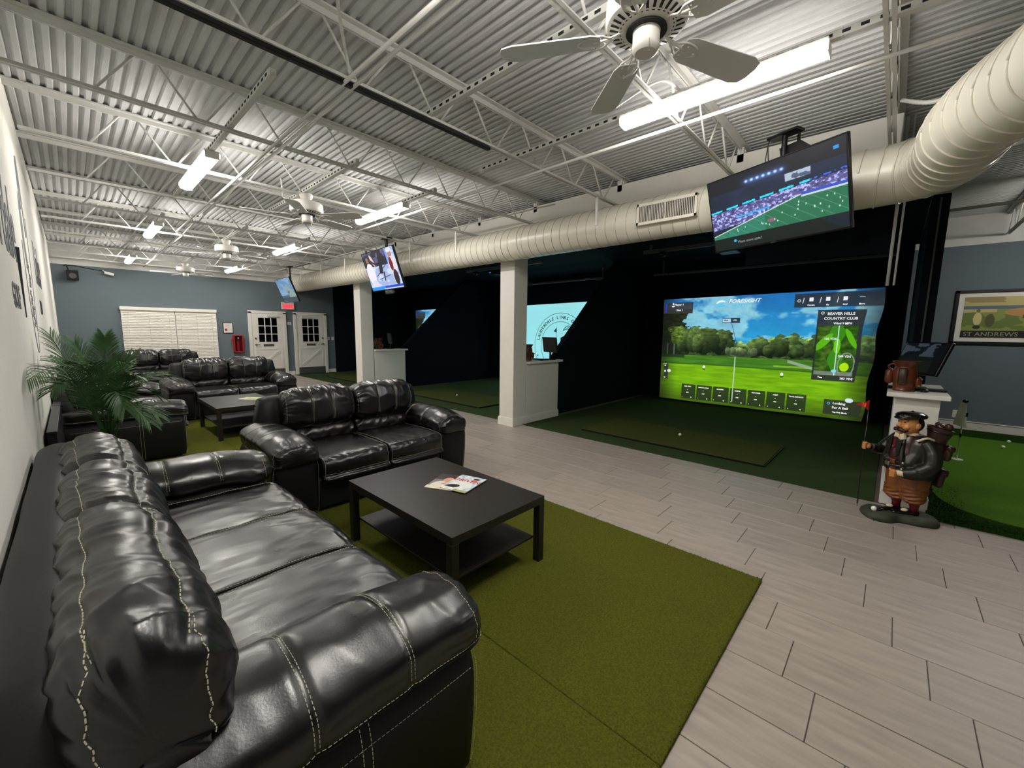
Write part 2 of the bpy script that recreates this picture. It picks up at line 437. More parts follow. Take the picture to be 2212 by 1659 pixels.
# black fabric partitions, bay ceiling
def partition(y, label, low=True):
    poly = [(6.0, 0.01), (6.0, 1.0), (5.96, 1.06), (7.07, 2.06), (8.15, 3.03), (9.6, 3.03), (9.6, 0.01)]
    t = MB().prism(poly, 'y', y, y + .10).obj('partition_curtain', M_black); tag(t, label, 'curtain')
    MB().box(6.42, 6.45, y - .006, y, .01, 1.40).obj('fabric_seam', M_black, t)
    return t
partition(4.52, 'black fabric side curtain between the middle bay and the one by the statue')
partition(9.54, 'black fabric side curtain between the middle bay and the one by the doors')
tag(MB().box(6.4, 9.62, -.29, -.146, .01, 3.04, .01).obj('partition_panel', M_black), 'tall black fabric-wrapped panel between the blue-gray poster wall and the bay beside the golfer statue', 'panel')
MB().box(6.385, 6.402, -.225, -.21, .02, 3.0).obj('panel_seam', M_grayrail, bpy.data.objects['partition_panel'])
struct(MB().box(5.20, 9.62, -.146, YF, 3.04, 3.10), 'ceiling_bay', M_black)
def bay_turf(y0, y1, label):
    t = MB().box(4.99, 9.6, y0, y1, -.004, .008, .002).obj('bay_turf', M_bayturf); return tag(t, label, 'turf')
bay_turf(.0, 4.40, 'dark green turf floor of the golf bay beside the golfer statue')
bay_turf(4.73, 9.42, 'dark green turf floor of the middle golf bay')
bay_turf(9.75, 14.58, 'dark green turf floor of the golf bay next to the white doors')
# scalloped black netting that hangs beside the header over the bay beside the golfer statue
net = MB()
zs = np.linspace(2.30, 3.08, 26); ys = np.linspace(1.3, .02, 14); vs = []
for z in zs:
    t = (3.08 - z) / .78; sc = .12 * abs(math.sin(t * 3.2 * PI))
    for yy in ys: vs.append((5.18 + .01 * math.sin(yy * 12 + z * 5), yy + (sc if yy < .3 else 0), z))
net.add(vs, [(i * 14 + k, i * 14 + k + 1, (i + 1) * 14 + k + 1, (i + 1) * 14 + k) for i in range(25) for k in range(13)])
tag(net.obj('netting', M_black, smooth=True), 'black netting with a scalloped edge hanging above the bay beside the golfer statue', 'net')
for y, l in ((.10, 'slim white vertical conduit beside the black netting'),):
    tag(MB().cyl((5.13, y, 2.0), (5.13, y, 3.44), .012).cyl((5.13, y - .045, 2.0), (5.13, y - .045, 3.44), .008).obj('riser_pipe', M_steel, smooth=True), l, 'pipe')
# baseboards
for i, (a, b) in enumerate(((XW, 3.72), (4.80, 5.02), (6.07, 6.39))):
    struct(MB().box(a, b, YF - .016, YF, 0, .13, .004), 'baseboard_far' if i == 0 else 'trim_%d' % (i + 2), M_trim)
struct(MB().box(XR - .016, XR, YB, -.30, 0, .15, .004).box(XR - .024, XR, YB, -.30, .15, .165, .003), 'baseboard_right', M_trim)
struct(MB().box(XW, XW + .016, YB, YF - .02, 0, .13, .004), 'baseboard_left', M_trim)
# ---- window with two venetian blinds
win = struct(MB().box(.93, 2.90, YF - .004, YF + .05, .70, 2.0), 'window_1', M_glassdark)
MB().box(.89, 2.94, YF - .10, YF - .006, 1.965, 2.05, .006).obj('blind_valance', M_blind, win)
for (a, b) in ((.905, 1.985), (1.995, 2.925)):
    bl = MB().box(a, b, YF - .075, YF - .03, .66, .69, .004).obj('blind_bottom_rail', M_blind, win)
    me = MB().box(0, b - a, -.024, .024, -.0015, .0015).mesh('slat', M_blind)
    z = .715
    while z < 1.965:
        place('slat', me, bl, (a, YF - .052, z), (math.radians(62), 0, 0)); z += .0415
    for fx in (.12, .5, .88):
        MB().box(a + (b - a) * fx - .002, a + (b - a) * fx + .002, YF - .079, YF - .076, .69, 1.97).obj('ladder_cord', M_blind, bl)
# ---- two dutch style doors
def door(name, x0, hinge_left, knob_left):
    W, Hh = .88, 1.985
    d = MB()
    d.box(x0, x0 + W, YF - .045, YF - .005, .02, .93)
    gx0, gx1, gz0, gz1 = x0 + .17, x0 + .71, 1.10, 1.86
    d.box(x0, gx0, YF - .045, YF - .005, .93, Hh).box(gx1, x0 + W, YF - .045, YF - .005, .93, Hh).box(gx0, gx1, YF - .045, YF - .005, .93, gz0).box(gx0, gx1, YF - .045, YF - .005, gz1, Hh)
    D = struct(d, name, M_trim)
    MB().box(x0 - .10, x0 - .005, YF - .06, YF, 0, Hh + .06, .006).box(x0 + W + .005, x0 + W + .10, YF - .06, YF, 0, Hh + .06, .006).box(x0 - .10, x0 + W + .10, YF - .06, YF, Hh + .005, Hh + .09, .006).obj('door_frame', M_trim, D)
    m = MB()
    for i in (1, 2):
        xx = gx0 + (gx1 - gx0) * i / 3; m.box(xx - .012, xx + .012, YF - .05, YF - .01, gz0, gz1)
        zz = gz0 + (gz1 - gz0) * i / 3; m.box(gx0, gx1, YF - .049, YF - .011, zz - .012, zz + .012)
    m.obj('muntins', M_trim, D)
    pw, ph = (gx1 - gx0) / 3, (gz1 - gz0) / 3
    me = MB().box(.012, pw - .012, 0, .006, .012, ph - .012).mesh('pane', M_glassdark)
    for i in range(3):
        for k in range(3): place('pane', me, D, (gx0 + i * pw, YF - .03, gz0 + k * ph))
    MB().box(x0 + .28, x0 + .58, YF - .055, YF - .044, .965, 1.035, .003).obj('mail_slot', M_grayrail, D, label='dark mail slot')
    b = MB(); px0, px1, pz0, pz1 = x0 + .09, x0 + W - .09, .30, .86
    def bar(p, q, wd=.035):
        p = Vector(p); q = Vector(q); dv = (q - p).normalized(); nn = Vector((-dv.y, dv.x)) * wd
        b.prism([tuple(p + nn), tuple(q + nn), tuple(q - nn), tuple(p - nn)], 'y', YF - .058, YF - .045)
    bar((px0, pz0), (px1, pz1)); bar((px0, pz1), (px0 + (px1 - px0) * .42, pz0 + (pz1 - pz0) * .58)); bar((px0 + (px1 - px0) * .58, pz0 + (pz1 - pz0) * .42), (px1, pz0))
    b.box(px0 - .05, px1 + .05, YF - .056, YF - .045, pz1, pz1 + .05).box(px0 - .05, px0, YF - .056, YF - .045, pz0 - .04, pz1).box(px1, px1 + .05, YF - .056, YF - .045, pz0 - .04, pz1)
    b.obj('cross_brace', M_trim, D)
    MB().box(x0 + .01, x0 + W - .01, YF - .052, YF - .044, .02, .24, .002).obj('kick_plate', M_grayrail if not hinge_left else M_chrome, D, label='metal kick plate')
    cx = x0 + .30 if not hinge_left else x0 + W - .30
    MB().box(cx - .16, cx + .16, YF - .10, YF - .045, 1.89, 1.95, .008).obj('door_closer', M_steel, D)
    kx = x0 + .07 if knob_left else x0 + W - .07; sg = 1 if knob_left else -1
    MB().cyl((kx, YF - .10, 1.02), (kx, YF - .045, 1.02), .026).tube([(kx, YF - .09, 1.02), (kx + sg * .12, YF - .09, 1.02)], .009).cyl((kx, YF - .075, 1.22), (kx, YF - .045, 1.22), .026).obj('door_handle', M_chrome, D, 40)
    return D
door('door_1', 3.83, True, True)
d2 = door('door_2', 5.13, False, False)
MB().box(5.50, 5.56, YF - .034, YF - .031, 1.57, 1.60).obj('green_sticker', mat('green_sticker', '2f9c7c', .5), d2)
M_mural = mat('gray_mural_ink', '74757a', .8)
# ---- mural on the left wall (lettering and emblem)
RL = (PI / 2, 0, PI / 2)
def wall_text(s, size, y, z, sh=0.0, sx=1.0, al='LEFT', bold=0.004): return lettering(s, size, M_text_dark, wall_left, XW + .001, y, z, RL, al, .001, sh, bold, 'mural_lettering', sx=sx)
wall_text('Lauderdale', .62, 4.28, 2.15, .35, .8, 'RIGHT', .012); wall_text('Links', .62, 6.55, 2.18, .35, .9, 'LEFT', .012)
wall_text('GOLF', .20, 3.55, 1.71, 0, 1.0); wall_text('CLUB', .20, 6.6, 1.73, 0, 1.0)
em = MB()
def wl(pts, r=.004): em.tube([(XW + .001, a, b) for a, b in pts], r, 4)
wl([tuple(p)[:2] for p in spline([(5.0, 2.2, 0), (4.95, 1.9, 0), (5.02, 1.6, 0), (5.15, 1.38, 0), (5.3, 1.32, 0), (5.45, 1.40, 0), (5.6, 1.7, 0), (5.75, 2.1, 0), (5.85, 2.5, 0)], 6)], .003)
rn = random.Random(3)
for k in range(16):
    z = 1.55 + k * .035; y = 5.12 + rn.random() * .25; wl([(y, z), (y + .06, z + .04 * rn.random()), (y + .12, z - .03 + .03 * rn.random())], .004)
for y, z, r in ((5.2, 1.72, .03), (5.38, 1.68, .025), (5.3, 1.9, .02)): em.prism([(y + r * math.cos(a), z + 2 * r * math.sin(a)) for a in np.linspace(0, 5.5, 9)], 'x', XW, XW + .0015)
wl([tuple(p)[:2] for p in spline([(5.4, 2.5, 0), (5.45, 2.8, 0), (5.55, 2.95, 0), (5.62, 2.7, 0), (5.6, 2.3, 0)], 6)], .005)
em.obj('mural_emblem', M_mural, wall_left, label='gray line emblem between the words')
MB().prism([(5.28, 2.62), (5.2, 2.5), (5.14, 2.3), (5.18, 2.1), (5.36, 1.93), (5.42, 2.05), (5.36, 2.25), (5.42, 2.4), (5.36, 2.55)], 'x', XW, XW + .0015).obj('mural_silhouette', M_mural, wall_left)
MB().tube([(XW + .001, 4.22, 2.05), (XW + .001, 4.27, 1.85), (XW + .001, 4.33, 1.60)], [.016, .01, .004], 4).obj('mural_swash', M_text_dark, wall_left)
# ================================================================== RUG
rug = thing('turf_rug', 'olive green turf rug under the black sofas and coffee tables', 'rug', (0, 0, 0))
MB().box(-.07, 1.301, .464, 8.9, .0005, .016, .003).obj('turf_strip', M_turf, rug)
MB().box(1.303, 2.835, .464, 8.9, .0005, .016, .003).obj('turf_strip', M_turf, rug)
# short pile along the near cut edges
pl = MB()
for i in range(1500):
    if i % 2: x, y = random.uniform(1.0, 2.835), .464 + random.uniform(-.002, .01)
    else: x, y = 2.835 + random.uniform(-.01, .002), .464 + 3.0 * random.random() ** 1.5
    a = random.uniform(0, PI); dx, dy = .0016 * math.cos(a), .0016 * math.sin(a); h = random.uniform(.006, .011); lx, ly = random.uniform(-.004, .004), random.uniform(-.004, .004)
    pl.add([(x - dx, y - dy, .014), (x + dx, y + dy, .014), (x + lx, y + ly, .015 + h)], [(0, 1, 2)])
pl.obj('pile_edge', M_turf, rug, kind='stuff', fixn=False)

# ================================================================== SOFAS
def nz(a, b, c=0.0): return noise.noise(Vector((a, b, c)))
def ridge(a, b, c=0.0): return 1.0 - 2.0 * abs(nz(a, b, c)) ** .8
def sstep(a, b, x):
    t = min(1, max(0, (x - a) / (b - a))); return t * t * (3 - 2 * t)
class Soft:
    """closed profile (a,b) swept along a length; place(l,a,b) gives the point; disp(u,l,t) pushes outwards"""
    def __init__(s, prof, L, place_fn, disp, power=5.0, per=6, nv=72, post=None):
        P = [(p.x, p.y) for p in spline([(a, b, 0) for a, b in prof], per, True)]
        s.P = P; s.n = len(P); s.L = L; s.place = place_fn; s.disp = disp; s.power = power; s.nv = nv; s.post = post
        s.c = (sum(p[0] for p in P) / s.n, sum(p[1] for p in P) / s.n)
        s.N = []
        ar = sum(P[i][0] * P[(i + 1) % s.n][1] - P[(i + 1) % s.n][0] * P[i][1] for i in range(s.n))
        sg = 1 if ar > 0 else -1
        for i in range(s.n):
            dx, dy = P[(i + 1) % s.n][0] - P[i - 1][0], P[(i + 1) % s.n][1] - P[i - 1][1]; l = math.hypot(dx, dy) or 1
            s.N.append((dy / l * sg, -dx / l * sg))
    def at(s, u, t, off=0.0):
        u = u % 1.0; f = u * s.n; i = int(f) % s.n; j = (i + 1) % s.n; f -= int(f)
        pa, pb = s.P[i][0] * (1 - f) + s.P[j][0] * f, s.P[i][1] * (1 - f) + s.P[j][1] * f
        na, nb = s.N[i][0] * (1 - f) + s.N[j][0] * f, s.N[i][1] * (1 - f) + s.N[j][1] * f
        sc = max(0.0, 1 - abs(t) ** s.power) ** (1 / s.power)
        d = s.disp(u, t * s.L / 2, t) * min(1, sc * 1.6) + off
        a = s.c[0] + (pa - s.c[0]) * sc + na * d; b = s.c[1] + (pb - s.c[1]) * sc + nb * d
        l = t * s.L / 2
        if s.post: l, a, b = s.post(l, a, b)
        return Vector(s.place(l, a, b))
    def build(s, name, m, parent, label=None):
        mb = MB(); nv = s.nv; vs = []
        for k in range(nv + 1):
            t = math.sin(PI / 2 * (-1 + 2 * k / nv)); t = t * .35 + (-1 + 2 * k / nv) * .65
            if k == 0: t = -.99999
            if k == nv: t = .99999
            for i in range(s.n): vs.append(s.at(i / s.n, t))
        fs = []
        for k in range(nv):
            for i in range(s.n):
                j = (i + 1) % s.n; fs.append((k * s.n + i, k * s.n + j, (k + 1) * s.n + j, (k + 1) * s.n + i))
        fs.append(tuple(range(s.n))); fs.append(tuple(nv * s.n + i for i in range(s.n)))
        mb.add(vs, fs); return mb.obj(name, m, parent, True, label=label)
    def seam(s, mb, pts, r=.0016, dash=True):
        P = [s.at(u, t, .0012) for u, t in pts]
        stitches(mb, P, r, dash)
def stitches(mb, P, r=.0016, dash=True):
    if not dash: mb.tube(P, r, 5); return
    D = .0085; G = .0045; acc = 0; on = True; cur = [P[0]]
    for i in range(len(P) - 1):
        a, b = Vector(P[i]), Vector(P[i + 1]); L = (b - a).length; pos = 0
        while pos < L:
            need = (D if on else G) - acc; st = min(need, L - pos); pos += st; acc += st; p = a + (b - a) * (pos / L if L else 0)
            if on: cur.append(p)
            if acc >= (D if on else G) - 1e-9:
                if on and len(cur) > 1: mb.tube([cur[0], cur[-1]], r, 4)
                on = not on; acc = 0; cur = [p]

def sofa(name, label, ns, sw, style, group=None, dense=1.0, dash=True):
    """local frame: back at y=0, front towards -y, seats along x"""
    AW = .34; inner = ns * sw; W = inner + 2 * AW; D = .98 if style == 'B' else 1.075
    t = thing(name, label, 'sofa' if ns > 1 else 'armchair', group=group); th = MB()
    # base and back
    MB().box(-inner / 2 - .02, inner / 2 + .02, -D + .07, -.05, .03, .30, .02).obj('base_frame', M_leather_side, t, 40)
    prof = [(-.10, .04), (-.02, .04), (0.0, .08), (.01, .5), (.005, .80), (-.02, .885), (-.10, .91), (-.16, .86), (-.20, .70), (-.22, .3), (-.2, .05), (-.17, .04)]
    bw = W / 2 - (.10 if style == 'B' else .02)
    bk = Soft(prof, 2 * bw, lambda l, a, b: (l, a, b), lambda u, l, tt: .004 * nz(l * 4, u * 12), 14, 4, 24)
    bk.build('back_frame', M_leather_side, t)
    for l in (-bw * .45, bw * .45):
        if style == 'A': bk.seam(th, [(u / 40, l / bw) for u in range(2, 14)], .0010, dash)
    # seat cushions
    for k in range(ns):
        cx = -inner / 2 + sw * (k + .5); sd = k * 7.3 + (1 if style == 'A' else 2)
        y0, y1 = -D - .01, -.20
        pf = [(y0 + .015, .29), (y0, .33), (y0 + .002, .42), (y0 + .03, .462), (y0 + .10, .478), (y0 + .35, .486), (-.36, .475), (y1, .46), (y1, .30), (-.5, .285)]
        def dsp(u, l, tt, sd=sd, sw=sw):
            e = abs(l) / (sw / 2); d = .012 * (1 - e * e)
            a = l * 5 + u * 18
            d += .005 * ridge(l * 6 + u * 9, u * 20 - l * 5, sd) * (0.95 if style == 'A' else .45)
            d += .008 * nz(l * 3, u * 7, sd) + .0022 * ridge(l * 12 + u * 10, u * 40 - l * 8, sd + 3)
            if style == 'B': d += .007 * ridge(l * 17 + u * 8, u * 5, sd) * math.exp(-((u - .30) / .045) ** 2)
            return d
        c = Soft(pf, sw - .008, lambda l, a, b, cx=cx: (cx + l, a, b), dsp, 16, 7, int(56 * dense))
        ob = c.build('seat_cushion', M_leather, t)
        pp = MB()
        for sg in (-1, 1):
            e = 1 - .022; line = [(u / 90, sg * e) for u in range(4, 66)]
            P = [c.at(u, tt, .001) for u, tt in line]; pp.tube(P, .0042, 6)
            P2 = [c.at(u, sg * (e - .03), .0012) for u, _ in line]; stitches(th, P2, .0013, dash)
        pp.objs('piping', M_leather_side, ob, True)
        P = [Vector((cx + sw * (-.48 + .96 * q / 30), y0 - .003, .335)) for q in range(31)]
        c.seam(th, [(.115, -.93 + 1.86 * q / 40) for q in range(41)], .0010, dash)
    # back cushions
    for k in range(ns):
        cx = -inner / 2 + sw * (k + .5); sd = 31 + k * 5.1 + (0 if style == 'A' else 9)
        bwid = sw + (.0 if style == 'A' else -.004)
        if ns > 1 and style == 'B': bwid = sw + .06; cx += (-.03 if k == 0 else .03)
        if style == 'A' and k == 0: bwid = sw + .33; cx -= .15
        if style == 'A' and k == 1: bwid = sw + .05
        if style == 'A' and k == ns - 1: bwid = sw + .06; cx += .03
        if style == 'A':
            pf = [(-.13, .50), (-.24, .47), (-.33, .52), (-.36, .60), (-.375, .70), (-.38, .80), (-.345, .90), (-.265, .965), (-.185, .975), (-.125, .94), (-.095, .86), (-.09, .72), (-.10, .58)]
        else:
            pf = [(-.12, .62), (-.22, .595), (-.30, .60), (-.36, .66), (-.385, .76), (-.37, .87), (-.31, .95), (-.23, .985), (-.15, .965), (-.10, .90), (-.09, .78), (-.10, .68)]
        def dsp(u, l, tt, sd=sd, bwid=bwid):
            e = math.exp(-(1 - abs(tt)) / .16)
            if style == 'A':
                d = .012 * nz(l * 3.0, u * 4, sd) + .017 * (ridge(l * 6.0 + u * 3.0, u * 2.6, sd) - .45) + .005 * ridge(l * 13 - u * 5, u * 4, sd + 5) + .002 * ridge(l * 18, u * 6, sd + 9)
                d += .010 * ridge(l * 3, u * 22, sd + 4) * e
                for us in (.50, .66): d -= .010 * math.exp(-((u - us) / .012) ** 2)
                d -= .035 * math.exp(-((u - .17) / .018) ** 2) * (.3 + .7 * sstep(.25, .9, -tt if k_first else abs(tt)))
            else:
                d = .012 * nz(l * 4, u * 6, sd) + .010 * (ridge(l * 5, u * 7, sd) - .4)
                d += .024 * (ridge(l * 3, u * 34, sd + 4) - .3) * e
                top = math.exp(-((u - .60) / .13) ** 2)
                d += .013 * (ridge(l * 13 + u * 5, u * 4, sd + 7) - .35) * top
                for ts in (-.28, .30): d -= .007 * math.exp(-((tt - ts) / .03) ** 2)
            return d
        k_first = (k == 0)
        def fold(l, a, b, on=(style == 'A' and k_first), hw=bwid / 2):
            if on and l < 0:
                e = sstep(.72, .99, -l / hw); l += e * .03 * math.exp(-((b - .665 + .10 * (a + .2) - .006 * math.sin(a * 40)) / .012) ** 2)
            return l, a, b
        c = Soft(pf, bwid, lambda l, a, b, cx=cx: (cx + l, a, b), dsp, 4.2 if style == 'B' else 5.5, 10 if style == 'A' else 8, int(84 * dense), fold)
        c.build('back_cushion', M_leather, t)
        if style == 'A':
            for us in (.50, .66): c.seam(th, [(us, (-.90 if k == 0 else -.985) + (1.84 if k == 0 else 1.93) * q / 110) for q in range(111)], .0014, dash)
            if k == 0:
                def cap(a, b):
                    lo, hi = 0.02, .9999
                    for u0, aa in ((0, a),):
                        best = None
                        for i in range(c.n):
                            pa, pb = c.P[i][0] - c.c[0], c.P[i][1] - c.c[1]; da, db = a - c.c[0], b - c.c[1]
                            cr = abs(pa * db - pb * da) / (math.hypot(pa, pb) * (math.hypot(da, db) + 1e-6)); dt = pa * da + pb * db
                            if dt > 0 and (best is None or cr < best[0]): best = (cr, i)
                        i = best[1]; sc = min(.97, math.hypot(a - c.c[0], b - c.c[1]) / math.hypot(c.P[i][0] - c.c[0], c.P[i][1] - c.c[1]))
                    return c.at(i / c.n, -(1 - sc ** c.power) ** (1 / c.power), .0) + Vector((-.003, 0, 0))
                for us, a1 in ((.50, -.31), (.66, -.17)):
                    p0 = c.P[int(us * c.n)]; stitches(th, [cap(p0[0] + (a1 - p0[0]) * q / 40, p0[1] * .99 + (.50 - p0[1]) * q / 40) for q in range(41)], .0013, dash)
            for us in (.36,): c.seam(th, [(us + .16 * (1 - (q / 30)) ** 2 * .5, -.62 + .1 * q / 30) for q in range(0)] or [(.30, -.9), (.30, -.89)], .001, dash)
            c.seam(th, [(.30 + .22 * q / 40, .80 + .07 * math.sin(q / 40 * PI)) for q in range(41)], .0011, dash)
        else:
            for ts in (-.28, .30):
                for dd in (-.018, .018): c.seam(th, [(.26 + .42 * q / 60, ts + dd) for q in range(61)], .0010, dash)
            for ts in (-.93, .93): c.seam(th, [(.24 + .42 * q / 60, ts) for q in range(61)], .0010, dash)
            # lumbar roll under the pillow
            pl = [(-.12, .60), (-.22, .615), (-.29, .605), (-.335, .55), (-.33, .49), (-.26, .462), (-.14, .47)]
            def d2(u, l, tt, sd=sd): return .008 * nz(l * 5, u * 5, sd) +   .009 * (ridge(l * 11 + u * 4, u * 3, sd) - .3) + .014 * ridge(l * 3, u * 20, sd) * math.exp(-(1 - abs(tt)) / .12)
            Soft(pl, sw - .01, lambda l, a, b, cx=-inner / 2 + sw * (k + .5): (cx + l, a, b), d2, 6, 6, int(56 * dense)).build('lumbar_roll', M_leather, t)
    # arms
    for sg in (-1, 1):
        ax = sg * (inner / 2 + AW / 2)
        ar = Soft([(0, .035), (-AW / 2 + .06, .035), (-AW / 2 + .02, .045), (-AW / 2 + .01, .30), (-AW / 2 + .015, .47), (-.07, .575), (.07, .575), (AW / 2 + .0, .47), (AW / 2 + .014, .30), (AW / 2 - .01, .045), (AW / 2 - .05, .035)], D - .06,
                  lambda l, a, b, ax=ax, sg=sg: (ax + sg * a, -D / 2 + .02 + l, b), lambda u, l, tt: .003 * nz(l * 5, u * 9, 3), 30, 5, 30)
        arm = ar.build('arm', M_leather_side, t)
        for e in ((-1,) if style == 'B' else (-1,)):
            ar.seam(th, [(.04 + .90 * q / 70, -.985) for q in range(71)], .0010, dash)
        for ts in ((-.24, -.19) if style == 'A' else (.25, .31)): ar.seam(th, [(.62 + .22 * q / 30, ts) for q in range(31)], .0013, dash)
        if style == 'A': ar.seam(th, [(.662, -.93 + 1.8 * q / 80) for q in range(81)], .0010, dash)
        TS = (-.42, .08) if style == 'A' else (-.22, .38)
        wp = AW + (.03 if style == 'B' else .035)
        if style == 'A': pf = [(-wp / 2 + .02, .515), (-wp / 2 - .01, .555), (-wp / 2 + .01, .615), (-wp / 4, .68), (0, .70), (wp / 4, .69), (wp / 2 - .0, .635), (wp / 2 + .015, .575), (wp / 2 + .0, .52), (wp / 4, .50), (0, .49), (-wp / 4, .50)]
        else: pf = [(-wp / 2 + .02, .495), (-wp / 2 - .005, .54), (-wp / 2 + .01, .605), (-wp / 4, .665), (0, .685), (wp / 4, .672), (wp / 2 - .0, .615), (wp / 2 + .005, .55), (wp / 2 - .01, .495), (wp / 4, .49), (0, .49), (-wp / 4, .49)]
        PL = D - .02
        def post(l, a, b, PL=PL):
            f = sstep(.15, 1.0, -l / (PL / 2)); r = sstep(.3, 1.0, l / (PL / 2))
            return l, a, b - (.03 if style == 'A' else .045) * f * f
        def dsp(u, l, tt, sg=sg):
            sd = 70 + sg; fr = math.exp(-(1 + tt) / .22)
            d = .010 * nz(l * 4, u * 5, sd) + .005 * (ridge(l * 5, u * 6, sd) - .4) + .009 * (ridge(l * 7, u * 26, sd + 2) - .4) * fr
            if style == 'A': d += .001 * (ridge(l * 14, u * 9, sd) - .4)
            else: d += .004 * (ridge(l * 9 + u * 6, u * 4, sd) - .4)
            for ts in TS: d -= .006 * math.exp(-((tt - ts) / .025) ** 2)
            return d
        pd = Soft(pf, PL, lambda l, a, b, ax=ax, sg=sg: (ax + sg * a, -D / 2 + .0 + l, b), dsp, 7 if style == 'A' else 6, 7, int(76 * dense), post)
        pd.build('arm_pad', M_leather, t)
        for ts in TS:
            for dd in (-.011, .011): pd.seam(th, [(.10 + .52 * q / 60, ts + dd) for q in range(61)], .0010, dash)
        pp = MB(); pp.tube([pd.at(.655, -.985 + 1.95 * q / 80, .001) for q in range(81)], .0045, 6); pp.objs('piping', M_leather_side, arm, True)
        pd.seam(th, [(.635, -.985 + 1.95 * q / 110) for q in range(111)], .0011, dash)
        pd.seam(th, [(.06 + .56 * q / 60, -.90) for q in range(61)], .0010, dash)
        MB().cyl((ax, -D + .12, 0), (ax, -D + .12, .035), .025, 10).cyl((ax, -.12, 0), (ax, -.12, .035), .025, 10).objs('foot', M_blackp, t)
    th.obj('stitching', M_thread, t, kind='stuff', fixn=False)
    return t
sofa_a = sofa('leather_sofa', 'long black leather sofa along the white mural wall, facing the coffee table with two magazines', 3, .60, 'A', 'black leather sofas', 1.6)
sofa_a.location = (-.185, 2.17, .0165); sofa_a.rotation_euler = (0, 0, PI / 2)
sofa_b = sofa('leather_loveseat', 'black leather loveseat behind the coffee table with two magazines', 2, .61, 'B', 'black leather sofas', 1.3)
sofa_b.location = (1.91, 4.28, .0165)
sofa_c = dup(sofa_a, (-.185, 7.32, .0165), PI / 2, 'black leather sofa along the mural wall, half hidden behind the palm', 'black leather sofas')
sofa_d = dup(sofa_b, (1.92, 9.25, .0165), 0, 'black leather loveseat behind the farther coffee table', 'black leather sofas')
sofa_e = dup(sofa_b, (1.44, 13.7, 0), 0, 'small black leather loveseat standing under the window blinds', 'black leather sofas')
chair_f = sofa('leather_armchair', 'black leather armchair by the mural wall in front of the loveseat under the blinds', 1, .62, 'B', 'black leather sofas', .6, False)
chair_f.location = (-.17, 11.9, 0); chair_f.rotation_euler = (0, 0, PI / 2)

# ================================================================== COFFEE TABLES
def coffee_table(x, y, z, label):
    t = thing('coffee_table', label, 'coffee table', (x, y, z), group='low black coffee tables')
    MB().box(-.39, .39, -.59, .59, .40, .45, .0015).obj('tabletop', M_wood_black, t)
    MB().box(-.34, .34, -.54, .54, .155, .17, .001).obj('lower_shelf', M_wood_black, t)
    me = MB().box(-.025, .025, -.025, .025, 0, .40, .001).mesh('leg', M_wood_black)
    for a in (-1, 1):
        for b in (-1, 1): place('leg', me, t, (a * .365, b * .565, 0))
    return t
coffee_table(1.66, 2.19, .0165, 'low black coffee table carrying two overlapping magazines')
coffee_table(1.63, 7.14, .0165, 'low black coffee table farther back, with one yellow-green magazine on it')
# magazines
def sblob(U, V, cx, cy, rx, ry, rot=0):
    c, s = math.cos(rot), math.sin(rot); a = (U - cx) * c + (V - cy) * s; b = -(U - cx) * s + (V - cy) * c
    return (a / rx) ** 2 + (b / ry) ** 2 < 1
def fill(rgb, mask, col, al=1.0):
    c = np.array([int(col[i:i + 2], 16) / 255 for i in (0, 2, 4)]); m = mask[..., None] if mask.dtype != bool else mask[..., None].astype(float)
    return rgb * (1 - m * al) + c * m * al
def base(U, col): return np.ones(U.shape + (3,)) * np.array([int(col[i:i + 2], 16) / 255 for i in (0, 2, 4)])
def fnoise(U, V, sc, seed, octs=3):
    rs = np.random.RandomState(seed); out = np.zeros_like(U); amp = 1; tot = 0
    for o in range(octs):
        g = rs.rand(64, 64); x = U * sc; y = V * sc; xi = np.floor(x).astype(int); yi = np.floor(y).astype(int); fx = x - xi; fy = y - yi
        fx = fx * fx * (3 - 2 * fx); fy = fy * fy * (3 - 2 * fy)
        a = g[yi % 64, xi % 64]; b = g[yi % 64, (xi + 1) % 64]; c = g[(yi + 1) % 64, xi % 64]; d = g[(yi + 1) % 64, (xi + 1) % 64]
        out += amp * ((a * (1 - fx) + b * fx) * (1 - fy) + (c * (1 - fx) + d * fx) * fy); tot += amp; amp *= .5; sc *= 2.1
    return out / tot
M_print = paint_mat('printed_cover', .35)
M_paper = mat('paper_edge', 'd8d2c4', .8)
def cover_a(U, V):
    r = base(U, '8a7f80'); r = fill(r, V > .6, '4b4648'); r = fill(r, sblob(U, V, .5, .2, .42, .34), 'e9e4da')
    r = fill(r, V < .16, 'efe6cf'); r = fill(r, sblob(U, V, .55, .72, .24, .17), '2a2426'); r = fill(r, sblob(U, V, .5, .62, .17, .16), 'e8a888'); r = fill(r, sblob(U, V, .62, .42, .24, .07, .4), 'e3a07c')
    return r
def cover_b(U, V):
    r = base(U, 'bcd6e6'); r = fill(r, fnoise(U, V, 6, 3) > .55, 'e2edf2'); r = fill(r, sblob(U, V, .5, .38, .4, .26), 'eff0ee'); r = fill(r, sblob(U, V, .72, .78, .10, .10), 'd9957c')
    r = fill(r, (sblob(U, V, .72, .86, .12, .05)), '23222b'); r = fill(r, sblob(U, V, .3, .22, .24, .12, .3), '2b2930'); r = fill(r, (V < .14) & (U < .5), 'f5f4ea'); r = fill(r, (V < .1) & (U > .5), 'b7bf7c')
    return r
def cover_c(U, V):
    r = base(U, 'c9cf6a'); r = fill(r, fnoise(U, V, 5, 9) > .5, 'e8e4c4'); r = fill(r, sblob(U, V, .5, .5, .2, .3), '7a8c3a'); return r
